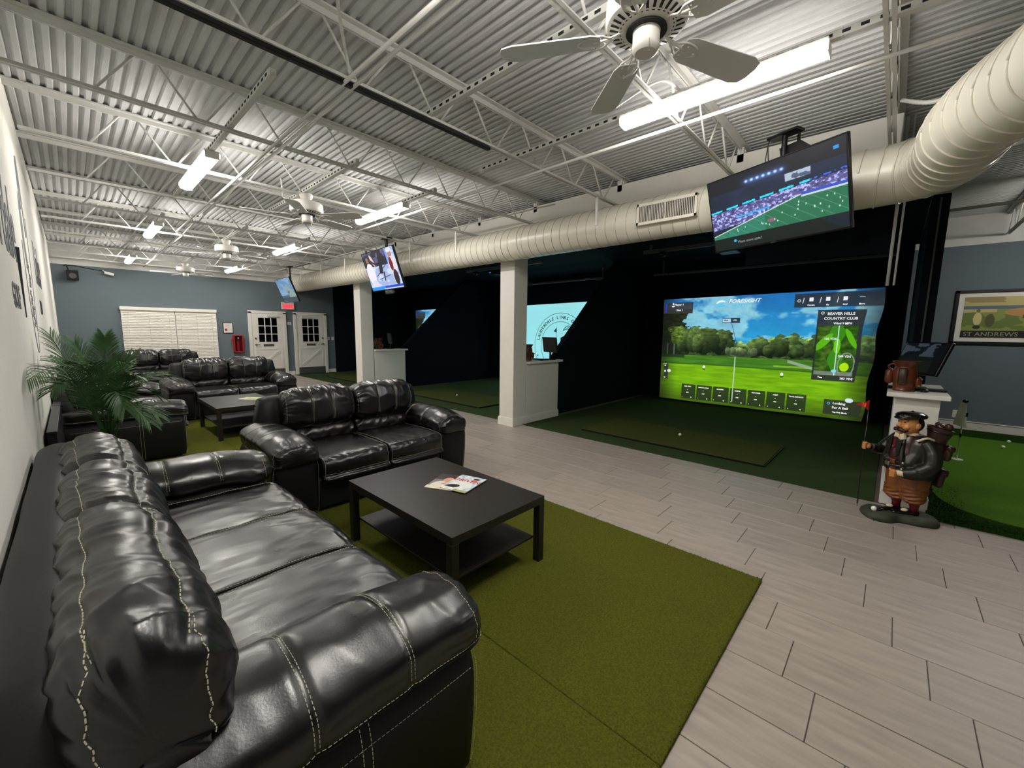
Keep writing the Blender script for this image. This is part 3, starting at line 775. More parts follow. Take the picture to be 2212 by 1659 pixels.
def magazine(x, y, z, rz, fn, label, word=None, wc=None):
    t = thing('magazine', label, 'magazine', (x, y, z), rz, 'magazines on the coffee tables')
    MB().box(-.105, .105, -.14, .14, 0, .005, .001).obj('pages', M_paper, t)
    painted('cover', .21, .28, 70, 90, fn, M_print, t, loc=(0, 0, .0056), rot=(-PI / 2, 0, 0))
    if word: lettering(word, .062, wc, t, 0, .045, .006, (0, 0, 0), extrude=.0002, bold=.001)
    return t
M_redtxt = mat('red_lettering', 'c8282c', .5); M_whitetxt = mat('white_lettering', 'eeeeee', .5)
magazine(1.745, 2.25, .4668, -1.12, cover_a, 'magazine with a dark-haired person in white on its cover, under the other one', None)
magazine(1.80, 2.13, .4722, -1.30, cover_b, 'pale blue magazine with a red title, lying on top of the other', 'DRIVEN', M_redtxt)
magazine(1.80, 7.15, .4668, .7, cover_c, 'yellow-green magazine on the farther coffee table')

# ================================================================== PALM
palm = thing('potted_palm', 'artificial palm with long green fronds standing between two black sofas by the mural wall', 'plant', (.13, 4.35, .0165))
MB().lathe([(.0, .0), (.12, 0), (.15, .02), (.18, .34), (.19, .36), (.17, .36), (.165, .32), (0, .32)], n=28).obj('pot', M_blackp, palm, 40)
MB().lathe([(.0, .32), (.165, .315), (.165, .325), (0, .332)], n=20).obj('soil', mat('moss_soil', '2a2a18', .95, bump=1, bscale=60), palm)
MB().tube([(0, 0, .3), (.01, 0, .5), (-.01, .01, .62)], [.03, .024, .018], 10).obj('stem', M_leafdk, palm, True)
def frond(P0, tip, sag, ln, seed):
    """arching frond: stalk from P0 to the tip, leaflets either side"""
    rs = random.Random(seed); A = Vector(P0); B = Vector(tip); mb = MB(); st = []
    for i in range(25):
        t = i / 24; p = A.lerp(B, t); p.z += sag * math.sin(t * PI) ; st.append(p)
    mb.tube(st, [.006 * (1 - .8 * i / 24) + .0008 for i in range(25)], 5)
    n = 46
    for i in range(n):
        t = .24 + .76 * i / (n - 1); f = t * 24; k = min(23, int(f)); p = st[k].lerp(st[k + 1], f - k); d = (st[k + 1] - st[k]).normalized()
        side = d.cross(Vector((0, 0, 1)));
        if side.length < .1: side = Vector((1, 0, 0))
        side.normalize(); up = side.cross(d).normalized()
        L = ln * (math.sin(.35 + t * 2.35) * .8 + .25) * rs.uniform(.9, 1.08)
        for sg in (-1, 1):
            dirv = (side * sg * (.95 - .45 * t) + d * (.5 + .75 * t) + up * rs.uniform(.12, .32)).normalized()
            wv = (d - dirv * d.dot(dirv)).normalized() * .0040; ps = []
            for q in range(5):
                s = q / 4; c = p + dirv * L * s + Vector((0, 0, -1)) * L * .30 * s * s; wd = (.5 + 1.4 * s) * (1 - s) ** .6 + .02
                ps += [c - wv * wd, c + wv * wd + up * .0015]
            mb.add(ps, [(2 * q, 2 * q + 1, 2 * q + 3, 2 * q + 2) for q in range(4)])
    mb.v = [(max(x, -.318), y, z) for x, y, z in mb.v]
    return mb.obj('frond', M_leaf, palm, False, fixn=False)
FR = [((-.24, .25, 1.46), .08, .20), ((.05, .30, 1.45), .12, .20), ((-.31, -1.0, 1.24), .30, .24), ((.40, .15, 1.10), .22, .18), ((.26, -.30, .86), .20, .17), ((.16, .5, 1.22), .2, .2), ((-.26, .6, 1.28), .16, .18),
      ((-.10, -.35, 1.26), .20, .2), ((.20, -.30, 1.16), .18, .2), ((-.26, .0, 1.10), .2, .15), ((.20, -.42, .84), .2, .16), ((-.24, -.45, 1.12), .22, .18), ((.04, .02, 1.44), .05, .2), ((.30, .1, .98), .2, .18), ((.08, -.45, .96), .22, .2), ((-.12, .1, 1.40), .1, .2), ((.18, .1, 1.30), .1, .2)]
for i, (tp, sg, ln) in enumerate(FR): frond((0, 0, .55 + .01 * i), tp, sg, ln, i)
tag(MB().box(-.182, -.135, 4.32, 6.0, .02, .78, .004).box(-.182, -.13, 4.30, 6.02, .78, .80, .003).obj('low_console', M_blackp), 'low black console against the mural wall behind the palm', 'console')
# ================================================================== CEILING LIGHTS
def light_fix(x, y, label, ln=1.22):
    t = thing('ceiling_light', label, 'ceiling light', (x, y, 3.05), group='long ceiling lights')
    MB().box(-.058, .058, -ln / 2, ln / 2, .053, .072, .003).box(-.055, .055, -ln / 2 - .004, -ln / 2 + .004, .0, .06, .003).box(-.055, .055, ln / 2 - .004, ln / 2 + .004, .0, .06, .003).obj('housing', M_trim, t)
    a = [(.064 * math.cos(PI + PI * k / 10), .036 + .045 * math.sin(PI + PI * k / 10)) for k in range(11)] + [(.060, .053), (-.060, .053)]
    MB().prism(a, 'y', -ln / 2 + .005, ln / 2 - .005).obj('lens', M_lens, t, 60)
for a in ((2.93, 1.02, 'glowing ceiling light half covered by a blade of the big fan'), (1.0, .9, 'ceiling light above the long sofa by the mural wall, out of view'), (1.0, 5.25, 'largest glowing light of the row by the mural wall'), (2.98, 5.22, 'glowing ceiling light just beyond the blades of the second fan'),
          (1.04, 8.9, 'second glowing light of the row by the mural wall'), (3.04, 8.95, 'glowing ceiling light near the third fan, in the row by the duct'), (1.08, 13.1, 'last glowing light of the row by the mural wall, by the blue wall'), (3.1, 13.1, 'last glowing light of the row by the duct, by the blue wall'),
          (7.9, -1.72, 'ceiling light over the putting green')):
    light_fix(*a)
# ================================================================== CEILING FANS
def fan(x, y, a0, label):
    t = thing('ceiling_fan', label, 'ceiling fan', (x, y, 2.815), math.radians(a0), 'white five-blade ceiling fans'); t.scale = (1, 1, .82)
    MB().lathe([(.0, .36), (.07, .36), (.072, .33), (.05, .27), (.03, .25), (.03, .235)], n=28).obj('canopy', M_fan, t, 40)
    MB().lathe([(.02, .25), (.10, .24), (.165, .235), (.178, .22), (.18, .125), (.172, .108), (.12, .085), (.09, .08)], n=40).obj('motor_housing', M_fan, t, 40)
    s = MB()
    for k in range(30):
        p = 2 * PI * k / 30; q = p + .05
        s.add([(r * math.cos(b), r * math.sin(b), .1005 - (.165 - r) * .30 - .0015) for r, b in ((.112, p), (.16, p), (.16, q + .03), (.112, q + .05))], [(0, 1, 2, 3)])
    s.obj('motor_vents', M_dark, t, fixn=False)
    MB().lathe([(.0, .09), (.085, .085), (.088, .07), (.0, .07)], n=32).obj('flywheel', M_dark, t, 40)
    MB().lathe([(.0, -.035), (.045, -.035), (.054, -.028), (.060, -.012), (.060, .0), (.058, .004), (.058, .06), (.06, .07), (0, .07)], n=36).obj('switch_cup', M_fan, t, 35)
    poly = []
    for p in ((.20, -.05), (.24, -.068), (.60, -.082), (.65, -.066), (.665, -.03), (.665, .03), (.65, .066), (.60, .082), (.24, .068), (.20, .05)): poly.append(p)
    bm = MB().prism(poly, 'z', -.003, .003); bm.xform(Matrix.Rotation(math.radians(-13), 4, 'X'))
    bme = bm.mesh('blade', M_blade)
    ir = MB()
    for sg in (-1, 1):
        ir.tube(spline([(.06, 0, .03), (.11, 0, .028), (.16, sg * .015, .002), (.20, sg * .042, -.004), (.26, sg * .036, -.006), (.30, sg * .005, -.008)], 6), .0055, 6)
    ir.tube([(.15, 0, .01), (.23, 0, -.006)], .006, 6)
    for q in ((.22, .03), (.22, -.03), (.28, 0)): ir.ball((q[0], q[1], -.010), .006, 8, 5)
    irm = ir.mesh('blade_iron', M_fan, True)
    for k in range(5):
        b = place('blade', bme, t, (0, 0, .055), (0, 0, 2 * PI * k / 5)); place('blade_iron', irm, b)
    for sg, l in ((1, .05), (-1, .06)): MB().cyl((.062 * sg, .01, -.005), (.066 * sg, .01, -.005 - l), .0012, 6).ball((.066 * sg, .01, -.01 - l), .004, 8, 6).obj('pull_chain', M_chrome, t)
fan(1.86, .94, 48, 'big near ceiling fan with broad white blades and chrome pulls')
fan(2.02, 5.22, 20, 'second white ceiling fan, between the two middle lights')
fan(2.05, 9.0, 8, 'third white ceiling fan, behind the second one')
fan(2.06, 13.0, 30, 'smallest-looking white ceiling fan, in front of the blue wall')
# ================================================================== AIR DUCT
duct = thing('air_duct', 'large white round air duct running along the header above the bays', 'duct', (4.52, 0, 2.80))
R0 = .222
prof = []
y = .62
dm = MB().lathe([(.12, 12.95), (.17, 12.90), (.19, 12.72), (R0, 12.66), (R0, .38)], n=48, axis='y'); dm.obj('duct_run', M_duct, duct, 30)
sm = MB()
y = .42
k = 0
while y < 12.6:
    sm.tube([((R0 + .0012) * math.cos(2 * PI * q / 40), y + .13 * q / 40, (R0 + .0012) * math.sin(2 * PI * q / 40)) for q in range(41)], .0028, 4); y += .13
sm.obj('spiral_seams', M_seam, duct, True, kind='stuff', fixn=False)
for y in (3.98, 8.1, 11.9): MB().lathe([(R0, y - .03), (R0 + .006, y - .028), (R0 + .006, y + .028), (R0, y + .03)], n=48, axis='y').obj('coupling', M_duct, duct, 30)
for y in (2.68, 5.25, 6.55, 7.85, 9.12, 10.4, 11.68):
    st = MB(); a = [(-(R0 + .004) * math.cos(t), (R0 + .004) * math.sin(t)) for t in np.linspace(-.25, .9, 10)]
    st.add([(p[0], y + e, p[1]) for p in a for e in (-.016, .016)], [(2 * i, 2 * i + 1, 2 * i + 3, 2 * i + 2) for i in range(9)])
    st.box(-.235, -.229, y - .016, y + .016, -.02, .30); st.obj('hanger_strap', M_trim, duct)
path = spline([(4.52, .40, 2.80), (4.515, .16, 2.80), (4.45, -.02, 2.80), (4.28, -.15, 2.80), (4.02, -.19, 2.79), (3.75, -.21, 2.79), (3.45, -.28, 2.775), (3.10, -.39, 2.74), (2.70, -.50, 2.70), (2.2, -.62, 2.66), (1.5, -.8, 2.62)], 10)
L = [0]
for i in range(1, len(path)): L.append(L[-1] + (path[i] - path[i - 1]).length)
el = MB().tube([p - Vector((4.52, 0, 2.80)) for p in path], R0, 40, caps=False).obj('elbow', M_duct, duct, True)
rg = MB(); s = .06
def at_len(s):
    for i in range(1, len(path)):
        if L[i] >= s: t = (s - L[i - 1]) / (L[i] - L[i - 1]); return path[i - 1].lerp(path[i], t), (path[i] - path[i - 1]).normalized()
    return path[-1], (path[-1] - path[-2]).normalized()
while s < L[-1] - .15:
    ring = []
    for q in range(37):
        c, d = at_len(s + .145 * q / 36); a = d.cross(Vector((0, 0, 1))).normalized(); b = a.cross(d)
        ring.append(c + (a * math.cos(2 * PI * q / 36) + b * math.sin(2 * PI * q / 36)) * (R0 + .002) - Vector((4.52, 0, 2.8)))
    rg.tube(ring, .0065, 6); s += .145
rg.obj('spiral_seams', M_duct, duct, True, kind='stuff', fixn=False)
# supply register
r = MB(); gx = -.235
r.box(gx - .012, gx, 1.87, 1.895, -.02, .20, .002).box(gx - .012, gx, 2.475, 2.50, -.02, .20, .002).box(gx - .012, gx, 1.87, 2.50, -.02, .01, .002).box(gx - .012, gx, 1.87, 2.50, .17, .20, .002).box(gx - .01, gx, 2.18, 2.19, 0, .19)
r.box(gx, -.19, 1.87, 2.50, -.02, -.012).box(gx, -.16, 1.87, 2.50, .192, .20)
g = r.obj('supply_register', M_duct, duct)
MB().box(gx + .004, gx + .006, 1.89, 2.48, 0, .18).obj('register_backing', M_dark, g)
me = MB().box(-.007, 0, 0, .006, 0, .165).mesh('louver', M_duct)
for i in range(34): place('louver', me, g, (gx, 1.905 + i * .0172, .005))
g.location = (.0, -.33, -.09); g.rotation_euler = (0, 0, 0)

# ================================================================== DISPLAYS
E_tv = display_mat('tv_picture', 1.15); E_dim = display_mat('dim_tv_picture', .8); E_proj = display_mat('projected_picture', .95, .9, .03)
M_wt = mat('glowing_white_lettering', 'ffffff', .5, emit='ffffff', estr=.85)
M_ct = mat('glowing_cyan_lettering', '5ccdf0', .5, emit='4cc6ee', estr=.9)
M_dt = mat('projected_dark_lines', '24444c', .8, emit='20464e', estr=.5)
def stadium(U, V):
    r = base(U, '12161f'); n = fnoise(U, V, 60, 1, 2); n2 = fnoise(U, V, 8, 2)
    h = .40 + .30 * U                                            # bottom edge of the upper ring
    r = fill(r, V > .0, '1b2740'); r = r * (0.7 + .5 * n2[..., None])
    r = fill(r, V > .80 + .0 * U, '141620')
    d = V - (.56 + .10 * U); r = fill(r, (np.abs(d) < .012) & (U < .78) & (((U * 7) % 1) < .72), '20d8f0'); r = fill(r, (np.abs(d) < .01) & (U >= .78) & (n > .45), '4060e0')
    crowd = (V < .54 + .10 * U) & (V > .30 + .12 * U)
    r = np.where(crowd[..., None], (np.stack([.36 + .4 * (n - .5), .36 + .45 * (n - .5), .58 + .6 * (n - .5)], -1) + (n > .62)[..., None] * .25), r)
    band = (np.abs(V - (.40 + .11 * U)) < .010) & (U < .5) & (U > .22); r = fill(r, band, '2aa8ee')
    field = (V < .215 + .40 * U) & (V < .50) ; r = fill(r, field, '2b7a62'); r = fill(r, field & (U > .45), '246b4b')
    r = fill(r, field & (np.abs(((U * 1.1 + V * .9) * 9) % 1 - .5) < .025), '7fb3a2', .5)
    r = fill(r, (np.abs(V - .215 - .40 * U) < .006) & (V < .50), 'c8dccf'); r = fill(r, (V > .49) & (V < .52) & (U > .72), '3050b8'); r = fill(r, (V > .47) & (V < .49) & (U > .72), 'c0ccd4')
    r = fill(r, sblob(U, V, .5, .28, .035, .022), '8a5a7a')
    rs = np.random.RandomState(5)
    for k in range(34):
        x, y = .2 + .78 * rs.rand(), .22 + .2 * rs.rand()
        if y < .2 + .38 * x: r = fill(r, sblob(U, V, x, y, .004, .012), 'b8d8d0')
    for k in range(7):
        x = .33 + k * .045; g = np.exp(-(((U - x) / .012) ** 2 + ((V - .865) / .016) ** 2)); r = r + g[..., None] * np.array([.6, .75, 1.0]); g = np.exp(-(((U - x) / .04) ** 2 + ((V - .86) / .05) ** 2)); r = r + .25 * g[..., None] * np.array([.4, .6, 1.0])
    r = fill(r, (U > .62) & (U < .79) & (V > .70) & (V < .79), 'a8b8c8'); r = fill(r, (U > .62) & (U < .79) & (V > .70) & (V < .79) & (fnoise(U, V, 22, 7) > .52), '4a5a78')
    r = fill(r, (U > .93) & (U < .96) & (V > .88) & (V < .92), '1e90e0')
    r = fill(r, V < .17, '0b1715'); r = fill(r, (V < .17) & (U > .82) & (V > (.97 - U) * 1.1), '121d28')
    r = fill(r, sblob(U, V, .19, .11, .012, .02), '22b4e0')
    return r
def players(U, V):
    r = base(U, '9fb0d8'); n = fnoise(U, V, 7, 4); r = fill(r, n > .55, 'c4d0ea'); r = fill(r, (V > .62) & (U < .75), '1c1a2c'); r = fill(r, (V > .7) & (n > .55) & (U < .8), '55507c')
    r = fill(r, (np.abs(U - .50 - .18 * (V - .6)) < .055) & (V > .42), '151320'); r = fill(r, (np.abs(U - .55 + .18 * (.42 - V)) < .02) & (V > .22) & (V <= .45), '20203a')
    r = fill(r, (U > .74) & (U < .79) & (V > .55), '6f9cf0'); r = fill(r, sblob(U, V, .86, .83, .055, .09), 'b07c68'); r = fill(r, sblob(U, V, .85, .93, .08, .05), 'd8d8e0'); r = fill(r, sblob(U, V, .87, .56, .12, .22), 'dcd2dc'); r = fill(r, sblob(U, V, .83, .60, .05, .17), '6a1420')
    r = fill(r, sblob(U, V, .88, .26, .07, .2), '281820'); r = fill(r, sblob(U, V, .12, .80, .045, .09), '8a6a60'); r = fill(r, sblob(U, V, .14, .45, .13, .28), 'e4e0ea'); r = fill(r, sblob(U, V, .28, .78, .04, .16, .3), 'd8c0c0')
    r = fill(r, sblob(U, V, .18, .16, .1, .12), 'd4d2e6'); r = fill(r, (np.abs(V - .5 - (U - .5) * .7) < .012) & (U > .3) & (U < .74), '2a2c50'); r = fill(r, (np.abs(V - .30 - (U - .5) * .2) < .01) & (U > .35) & (U < .72), '3a3c60'); r = fill(r, (np.abs(V - .62 + (U - .4) * .9) < .03) & (U > .2) & (U < .4), '3a2030')
    r = fill(r, V < .09, '1c46d0'); r = fill(r, (V < .09) & (U < .45), '1e8ee8'); r = fill(r, (V < .03) & (U > .4), 'c8d0e8')
    return r
def bluish(U, V):
    n = fnoise(U, V, 5, 11); r = base(U, '6f9cc8'); r = fill(r, n > .55, '8fb4d6'); r = fill(r, V < .3, '4a6a78'); r = fill(r, (U > .55) & (V < .75) & (V < 1.5 - U * 1.2), '9ab0a8'); r = fill(r, (V < .2), '38505a'); r = fill(r, n < .3, '50708c'); return r
def television(pos, yaw, tilt, w, fn, m, label, nx, ny, soundbar=False, pole=None):
    th = math.atan2(-math.cos(yaw), math.sin(yaw)); h = w * .566
    t = thing('television', label, 'television', pos, th, 'hanging televisions', rx=tilt)
    MB().box(-w / 2, w / 2, .004, .035, -h / 2, h / 2, .004).box(-w * .3, w * .3, .03, .07, -h * .35, h * .2, .01).obj('back_shell', M_blackp, t)
    b = .010
    MB().box(-w / 2, w / 2, -.006, .006, h / 2 - b, h / 2, .002).box(-w / 2, w / 2, -.006, .006, -h / 2, -h / 2 + b * 1.6, .002).box(-w / 2, -w / 2 + b, -.006, .006, -h / 2, h / 2, .002).box(w / 2 - b, w / 2, -.006, .006, -h / 2, h / 2, .002).obj('bezel', M_bezel, t)
    painted('picture', w - 2 * b, h - 2.4 * b, nx, ny, fn, m, t, y=-.002, loc=(0, 0, .003))
    MB().box(-.02, .02, -.0075, -.006, -h / 2 + .004, -h / 2 + .010).obj('maker_badge', M_chrome, t)
    if soundbar: MB().box(-.14, .14, -.01, .05, -h / 2 - .075, -h / 2 - .008, .015).obj('cable_box', M_grayrail, t)
    # bracket and pole (vertical in the room), written in the tilted frame
    Mi = (Matrix.Translation(Vector(pos)) @ Matrix.Rotation(th, 4, 'Z') @ Matrix.Rotation(tilt, 4, 'X')).inverted()
    base_p = (Matrix.Translation(Vector(pos)) @ Matrix.Rotation(th, 4, 'Z') @ Matrix.Rotation(tilt, 4, 'X')) @ Vector((0, .13, h * .1))
    top = Vector((base_p.x, base_p.y, 3.10))
    MB().tube([Mi @ base_p, Mi @ top], .02, 12).tube([(0, .06, h * .1 - .1), (0, .06, h * .1 + .1)], .02, 8).tube([(0, .06, h * .1), Mi @ base_p], .018, 8).obj('ceiling_pole', M_blackp, t, 40)
    mm = MB().box(-.12, .12, -.05, .05, 0, .02, .004); mm.xform(Mi @ Matrix.Translation(top) @ Matrix.Rotation(th, 4, 'Z')); mm.obj('ceiling_plate', M_blackp, t)
    c = MB()
    for k in range(2): c.tube([Mi @ p for p in spline([base_p + Vector((.05, .05 + .03 * k, -.1)), base_p + Vector((.08, .09 + .05 * k, .1)), top + Vector((.03, .12, -.02)), top + Vector((0, .05, .02))], 8)], .004, 5)
    c.obj('power_cable', M_blackp, t, True)
    return t
tv1 = television((3.88, .829, 2.58), -.391, .288, 1.09, stadium, E_tv, 'big near hanging TV showing a football stadium', 330, 190)
lettering('Want more stats?', .030, mat('dim_lettering', '777777', .5, emit='8a8f90', estr=.6), tv1, -.20, -.0035, -.245, align='CENTER')
television((3.779, 6.635, 2.566), -.077, .32, 1.213, players, E_tv, 'hanging TV with players in white and red over the middle bay', 200, 120, True)
television((3.876, 11.561, 2.506), -.028, .366, 1.106, bluish, E_dim, 'small hanging TV above the exit sign with a pale blue picture', 100, 60)
tag(MB().prism([(-.09, 0), (.09, 0), (.11, .10), (-.03, .13), (-.11, .06)], 'x', -.10, .10).box(-.01, .01, -.01, .01, .1, .22).xform(Matrix.Translation((4.12, .72, 2.93))).obj('ceiling_loudspeaker', M_dark), 'black speaker perched above the near hanging TV', 'speaker')

# ---- impact screens
def course(U, V):
    n = fnoise(U, V, 7, 21, 4); nf = fnoise(U, V, 46, 22, 3); ng = fnoise(U * 1.0, V * 5, 12, 23, 3)
    r = base(U, '2ea6dc'); g = ((V - .5) / .5)[..., None]; r = r * (1 - .55 * g ** 1.5) + np.array([.10, .26, .60]) * .55 * g ** 1.5
    cl = sstep_np(.42, .56, n + .42 * (.74 - V) + .05 * np.sin(U * 7)) * (.70 + .3 * nf); r = r * (1 - cl[..., None]) + np.array([.60, .84, .90]) * cl[..., None]
    r = r * (.92 + .16 * (fnoise(U, V, 18, 24)[..., None]))
    top = .625 + .05 * np.sin(U * 21) * .5 + .06 * (fnoise(U, V * 0, 14, 25) - .4) + .05 * (nf - .5) - .05 * np.exp(-((U - .44) / .09) ** 2) + .04 * (U < .35)
    tr = (V < top) & (V > .44); nf = nf * (.55 + .9 * fnoise(U, V, 20, 27)); tree = np.stack([.10 + .62 * nf ** 1.2, .18 + .66 * nf, .09 + .36 * nf], -1); tree = tree * (.62 + .6 * sstep_np(.46, .62, V))[..., None]
    r = np.where(tr[..., None], tree, r)
    dk = (U < .145 + .04 * (nf - .5) + .02 * np.sin(V * 30)) & (V > .44) & (V < .90); r = np.where(dk[..., None], np.stack([.08 + .12 * nf, .10 + .14 * nf, .07 + .07 * nf], -1), r)
    rs = np.random.RandomState(12); N2 = fnoise(U, V, 60, 28, 2); N1 = fnoise(U, V, 24, 29, 2)
    for k in range(64):
        cx = .12 + .70 * rs.rand(); far = abs(cx - .44) < .07; hh = (.035 if far else .05 + .05 * rs.rand() + .03 * (cx < .36)); ww = hh * (.32 + .25 * rs.rand()); cy = .475 + hh * .95
        q = ((U - cx) / ww) ** 2 + ((V - cy) / hh) ** 2 + 1.1 * (N1 - .5) + .7 * (N2 - .5)
        m = (q < 1) & (V > .45); tone = .45 + .5 * rs.rand(); lit = np.clip((V - cy) / hh * .5 + .5 - (U - cx) / ww * .25, 0, 1) * (.5 + N2)
        col = np.stack([.07 + .50 * lit * tone, .12 + .58 * lit * tone, .06 + .30 * lit * tone], -1) + (.12 if far else 0); r = np.where(m[..., None], col, r)
    q = ((U - .085) / .055) ** 2 + ((V - .65) / .12) ** 2 + 1.6 * (N1 - .5) + 1.2 * (N2 - .5); m = q < .8; r = np.where(m[..., None], np.stack([.12 + .55 * N2, .20 + .60 * N2, .05 + .25 * N2], -1), r)
    for x in (.035, .075): r = fill(r, (np.abs(U - x) < .004) & (V > .44) & (V < .56), '5c6a68')
    gr = V < .455; c1 = np.stack([.20 + .14 * ng, .40 + .18 * ng, .10 + .06 * ng], -1); r = np.where(gr[..., None], c1, r)
    r = fill(r, gr & (V > .425) & (U < .14), '183818', .8); r = fill(r, (V < .40) & (V > .385) & (U > .60) & (U < .78), '9fd030', .7); r = fill(r, (np.abs(V - .42 + (U - .70) * .45) < .012) & (U > .66) & (U < .82), 'a8b4ac', .8)
    tee = V < .37 - .02 * np.abs(U - .3); c2 = np.stack([.36 + .20 * ng, .58 + .24 * ng, .04 + .04 * ng], -1); r = np.where(tee[..., None], c2, r)
    r = fill(r, np.abs(V - .37 + .02 * np.abs(U - .3)) < .006, '2c5c18', .7)
    edge = np.minimum(np.minimum(U / .10, (1 - U) / .12), 1); low = np.clip(V / .16, 0, 1)
    sh = (.42 + .58 * np.clip(edge, 0, 1)) * (.50 + .50 * low); r = r * sh[..., None] + (1 - sh)[..., None] * .06
    def rect(a, b, c, d, col, al): return fill(r, (U > a) & (U < b) & (V > c) & (V < d), col, al)
    r = rect(.0, .17, .86, .965, '3a3a3c', .9); r = rect(.012, .018, .87, .955, '2040e0', 1)
    r = rect(.665, 1, .89, .985, '2b2e34', .85); r = rect(.765, .945, .30, .865, '2a2d30', .9)
    mp = (U > .772) & (U < .93) & (V > .345) & (V < .74); r = np.where(mp[..., None], np.stack([.10 + .36 * nf ** 2, .20 + .30 * nf, .05 + .15 * nf ** 2], -1), r)
    r = fill(r, mp & (np.abs(U - .85) < .020 + .01 * np.sin(V * 30)), '3c8c18'); r = fill(r, mp & sblob(U, V, .80, .61, .018, .075, -.4), '5cb818'); r = fill(r, mp & sblob(U, V, .905, .64, .013, .08, .3), '5cb818'); r = fill(r, mp & sblob(U, V, .852, .58, .013, .06), '6cd018')
    r = fill(r, mp & (sblob(U, V, .895, .43, .036, .10) & ~sblob(U, V, .895, .43, .031, .092)), '8a9490'); r = fill(r, mp & sblob(U, V, .89, .415, .019, .035), 'b4e810'); r = fill(r, mp & (V < .375), '8a9490', .8); r = fill(r, mp & (np.abs(U - .852 + (.7 - V) * -.0) < .002), 'd8f0e8'); r = fill(r, sblob(U, V, .85, .38, .010, .013), '8ce0f0')
    r = rect(.018, .046, .20, .355, '2b3034', .9)
    for k in range(7): r = rect(.135 + k * .0895, .135 + k * .0895 + .082, .022, .165, '22301c', .85)
    r = rect(.825, .985, .03, .15, '2a3028', .85)
    r = fill(r, (np.abs(U - .415) < .0035) & (V < .455) & (V > .04), 'c8e0d0', .85)
    for a, b in ((.255, .345), (.64, .325)): r = fill(r, sblob(U, V, a, b, .007, .015), 'e8f0e8'); r = fill(r, sblob(U, V, a, b - .02, .008, .008), '2c4c10', .8)
    r = fill(r, sblob(U, V, .052, .285, .011, .016), 'e4ecf0'); r = fill(r, sblob(U, V, .93, .155, .017, .018), 'd8e8f0')
    r = fill(r, (np.abs(U - (.385 + (.755 - V) * .18)) < .0014) & (V > .60) & (V < .76), '384858'); r = fill(r, (np.abs(U - .415) < .0014) & (V > .46) & (V < .60), '384858')
    r = rect(.335, .425, .765, .81, '2a4058', 1); r = rect(.338, .378, .77, .805, 'b8d8e8', 1)
    return r
def sstep_np(a, b, x):
    t = np.clip((x - a) / (b - a), 0, 1); return t * t * (3 - 2 * t)
def logo_bg(U, V):
    r = base(U, '9ceaf0') ; return r * (.97 + .06 * fnoise(U, V, 4, 31)[..., None])
def screen_wave(U, V, X, Y, Z):
    W = X.max() * 2
    e = np.clip((U - .86) / .14, 0, 1); X = X + .05 * e * (np.sin(V * 16) * .35) - .10 * e * (1 - V) - .02 * np.clip((.05 - U) / .05, 0, 1) * (V - .3)
    Z = Z + .05 * np.clip((V - .9) / .1, 0, 1) * U - .045 * np.clip((.1 - V) / .1, 0, 1) * np.sin(U * PI) * .2
    Y = Y + .014 * np.sin(U * 19 + V * 3) * (1 - V) + .02 * np.exp(-((V - .34 - .25 * (U - .42) ** 2 * 10 * .2) / .02) ** 2) * np.exp(-((U - .48) / .09) ** 2) + .015 * np.sin(V * 40 - U * 14) * np.clip((U - .8) / .2, 0, 1)
    return X, Y, Z
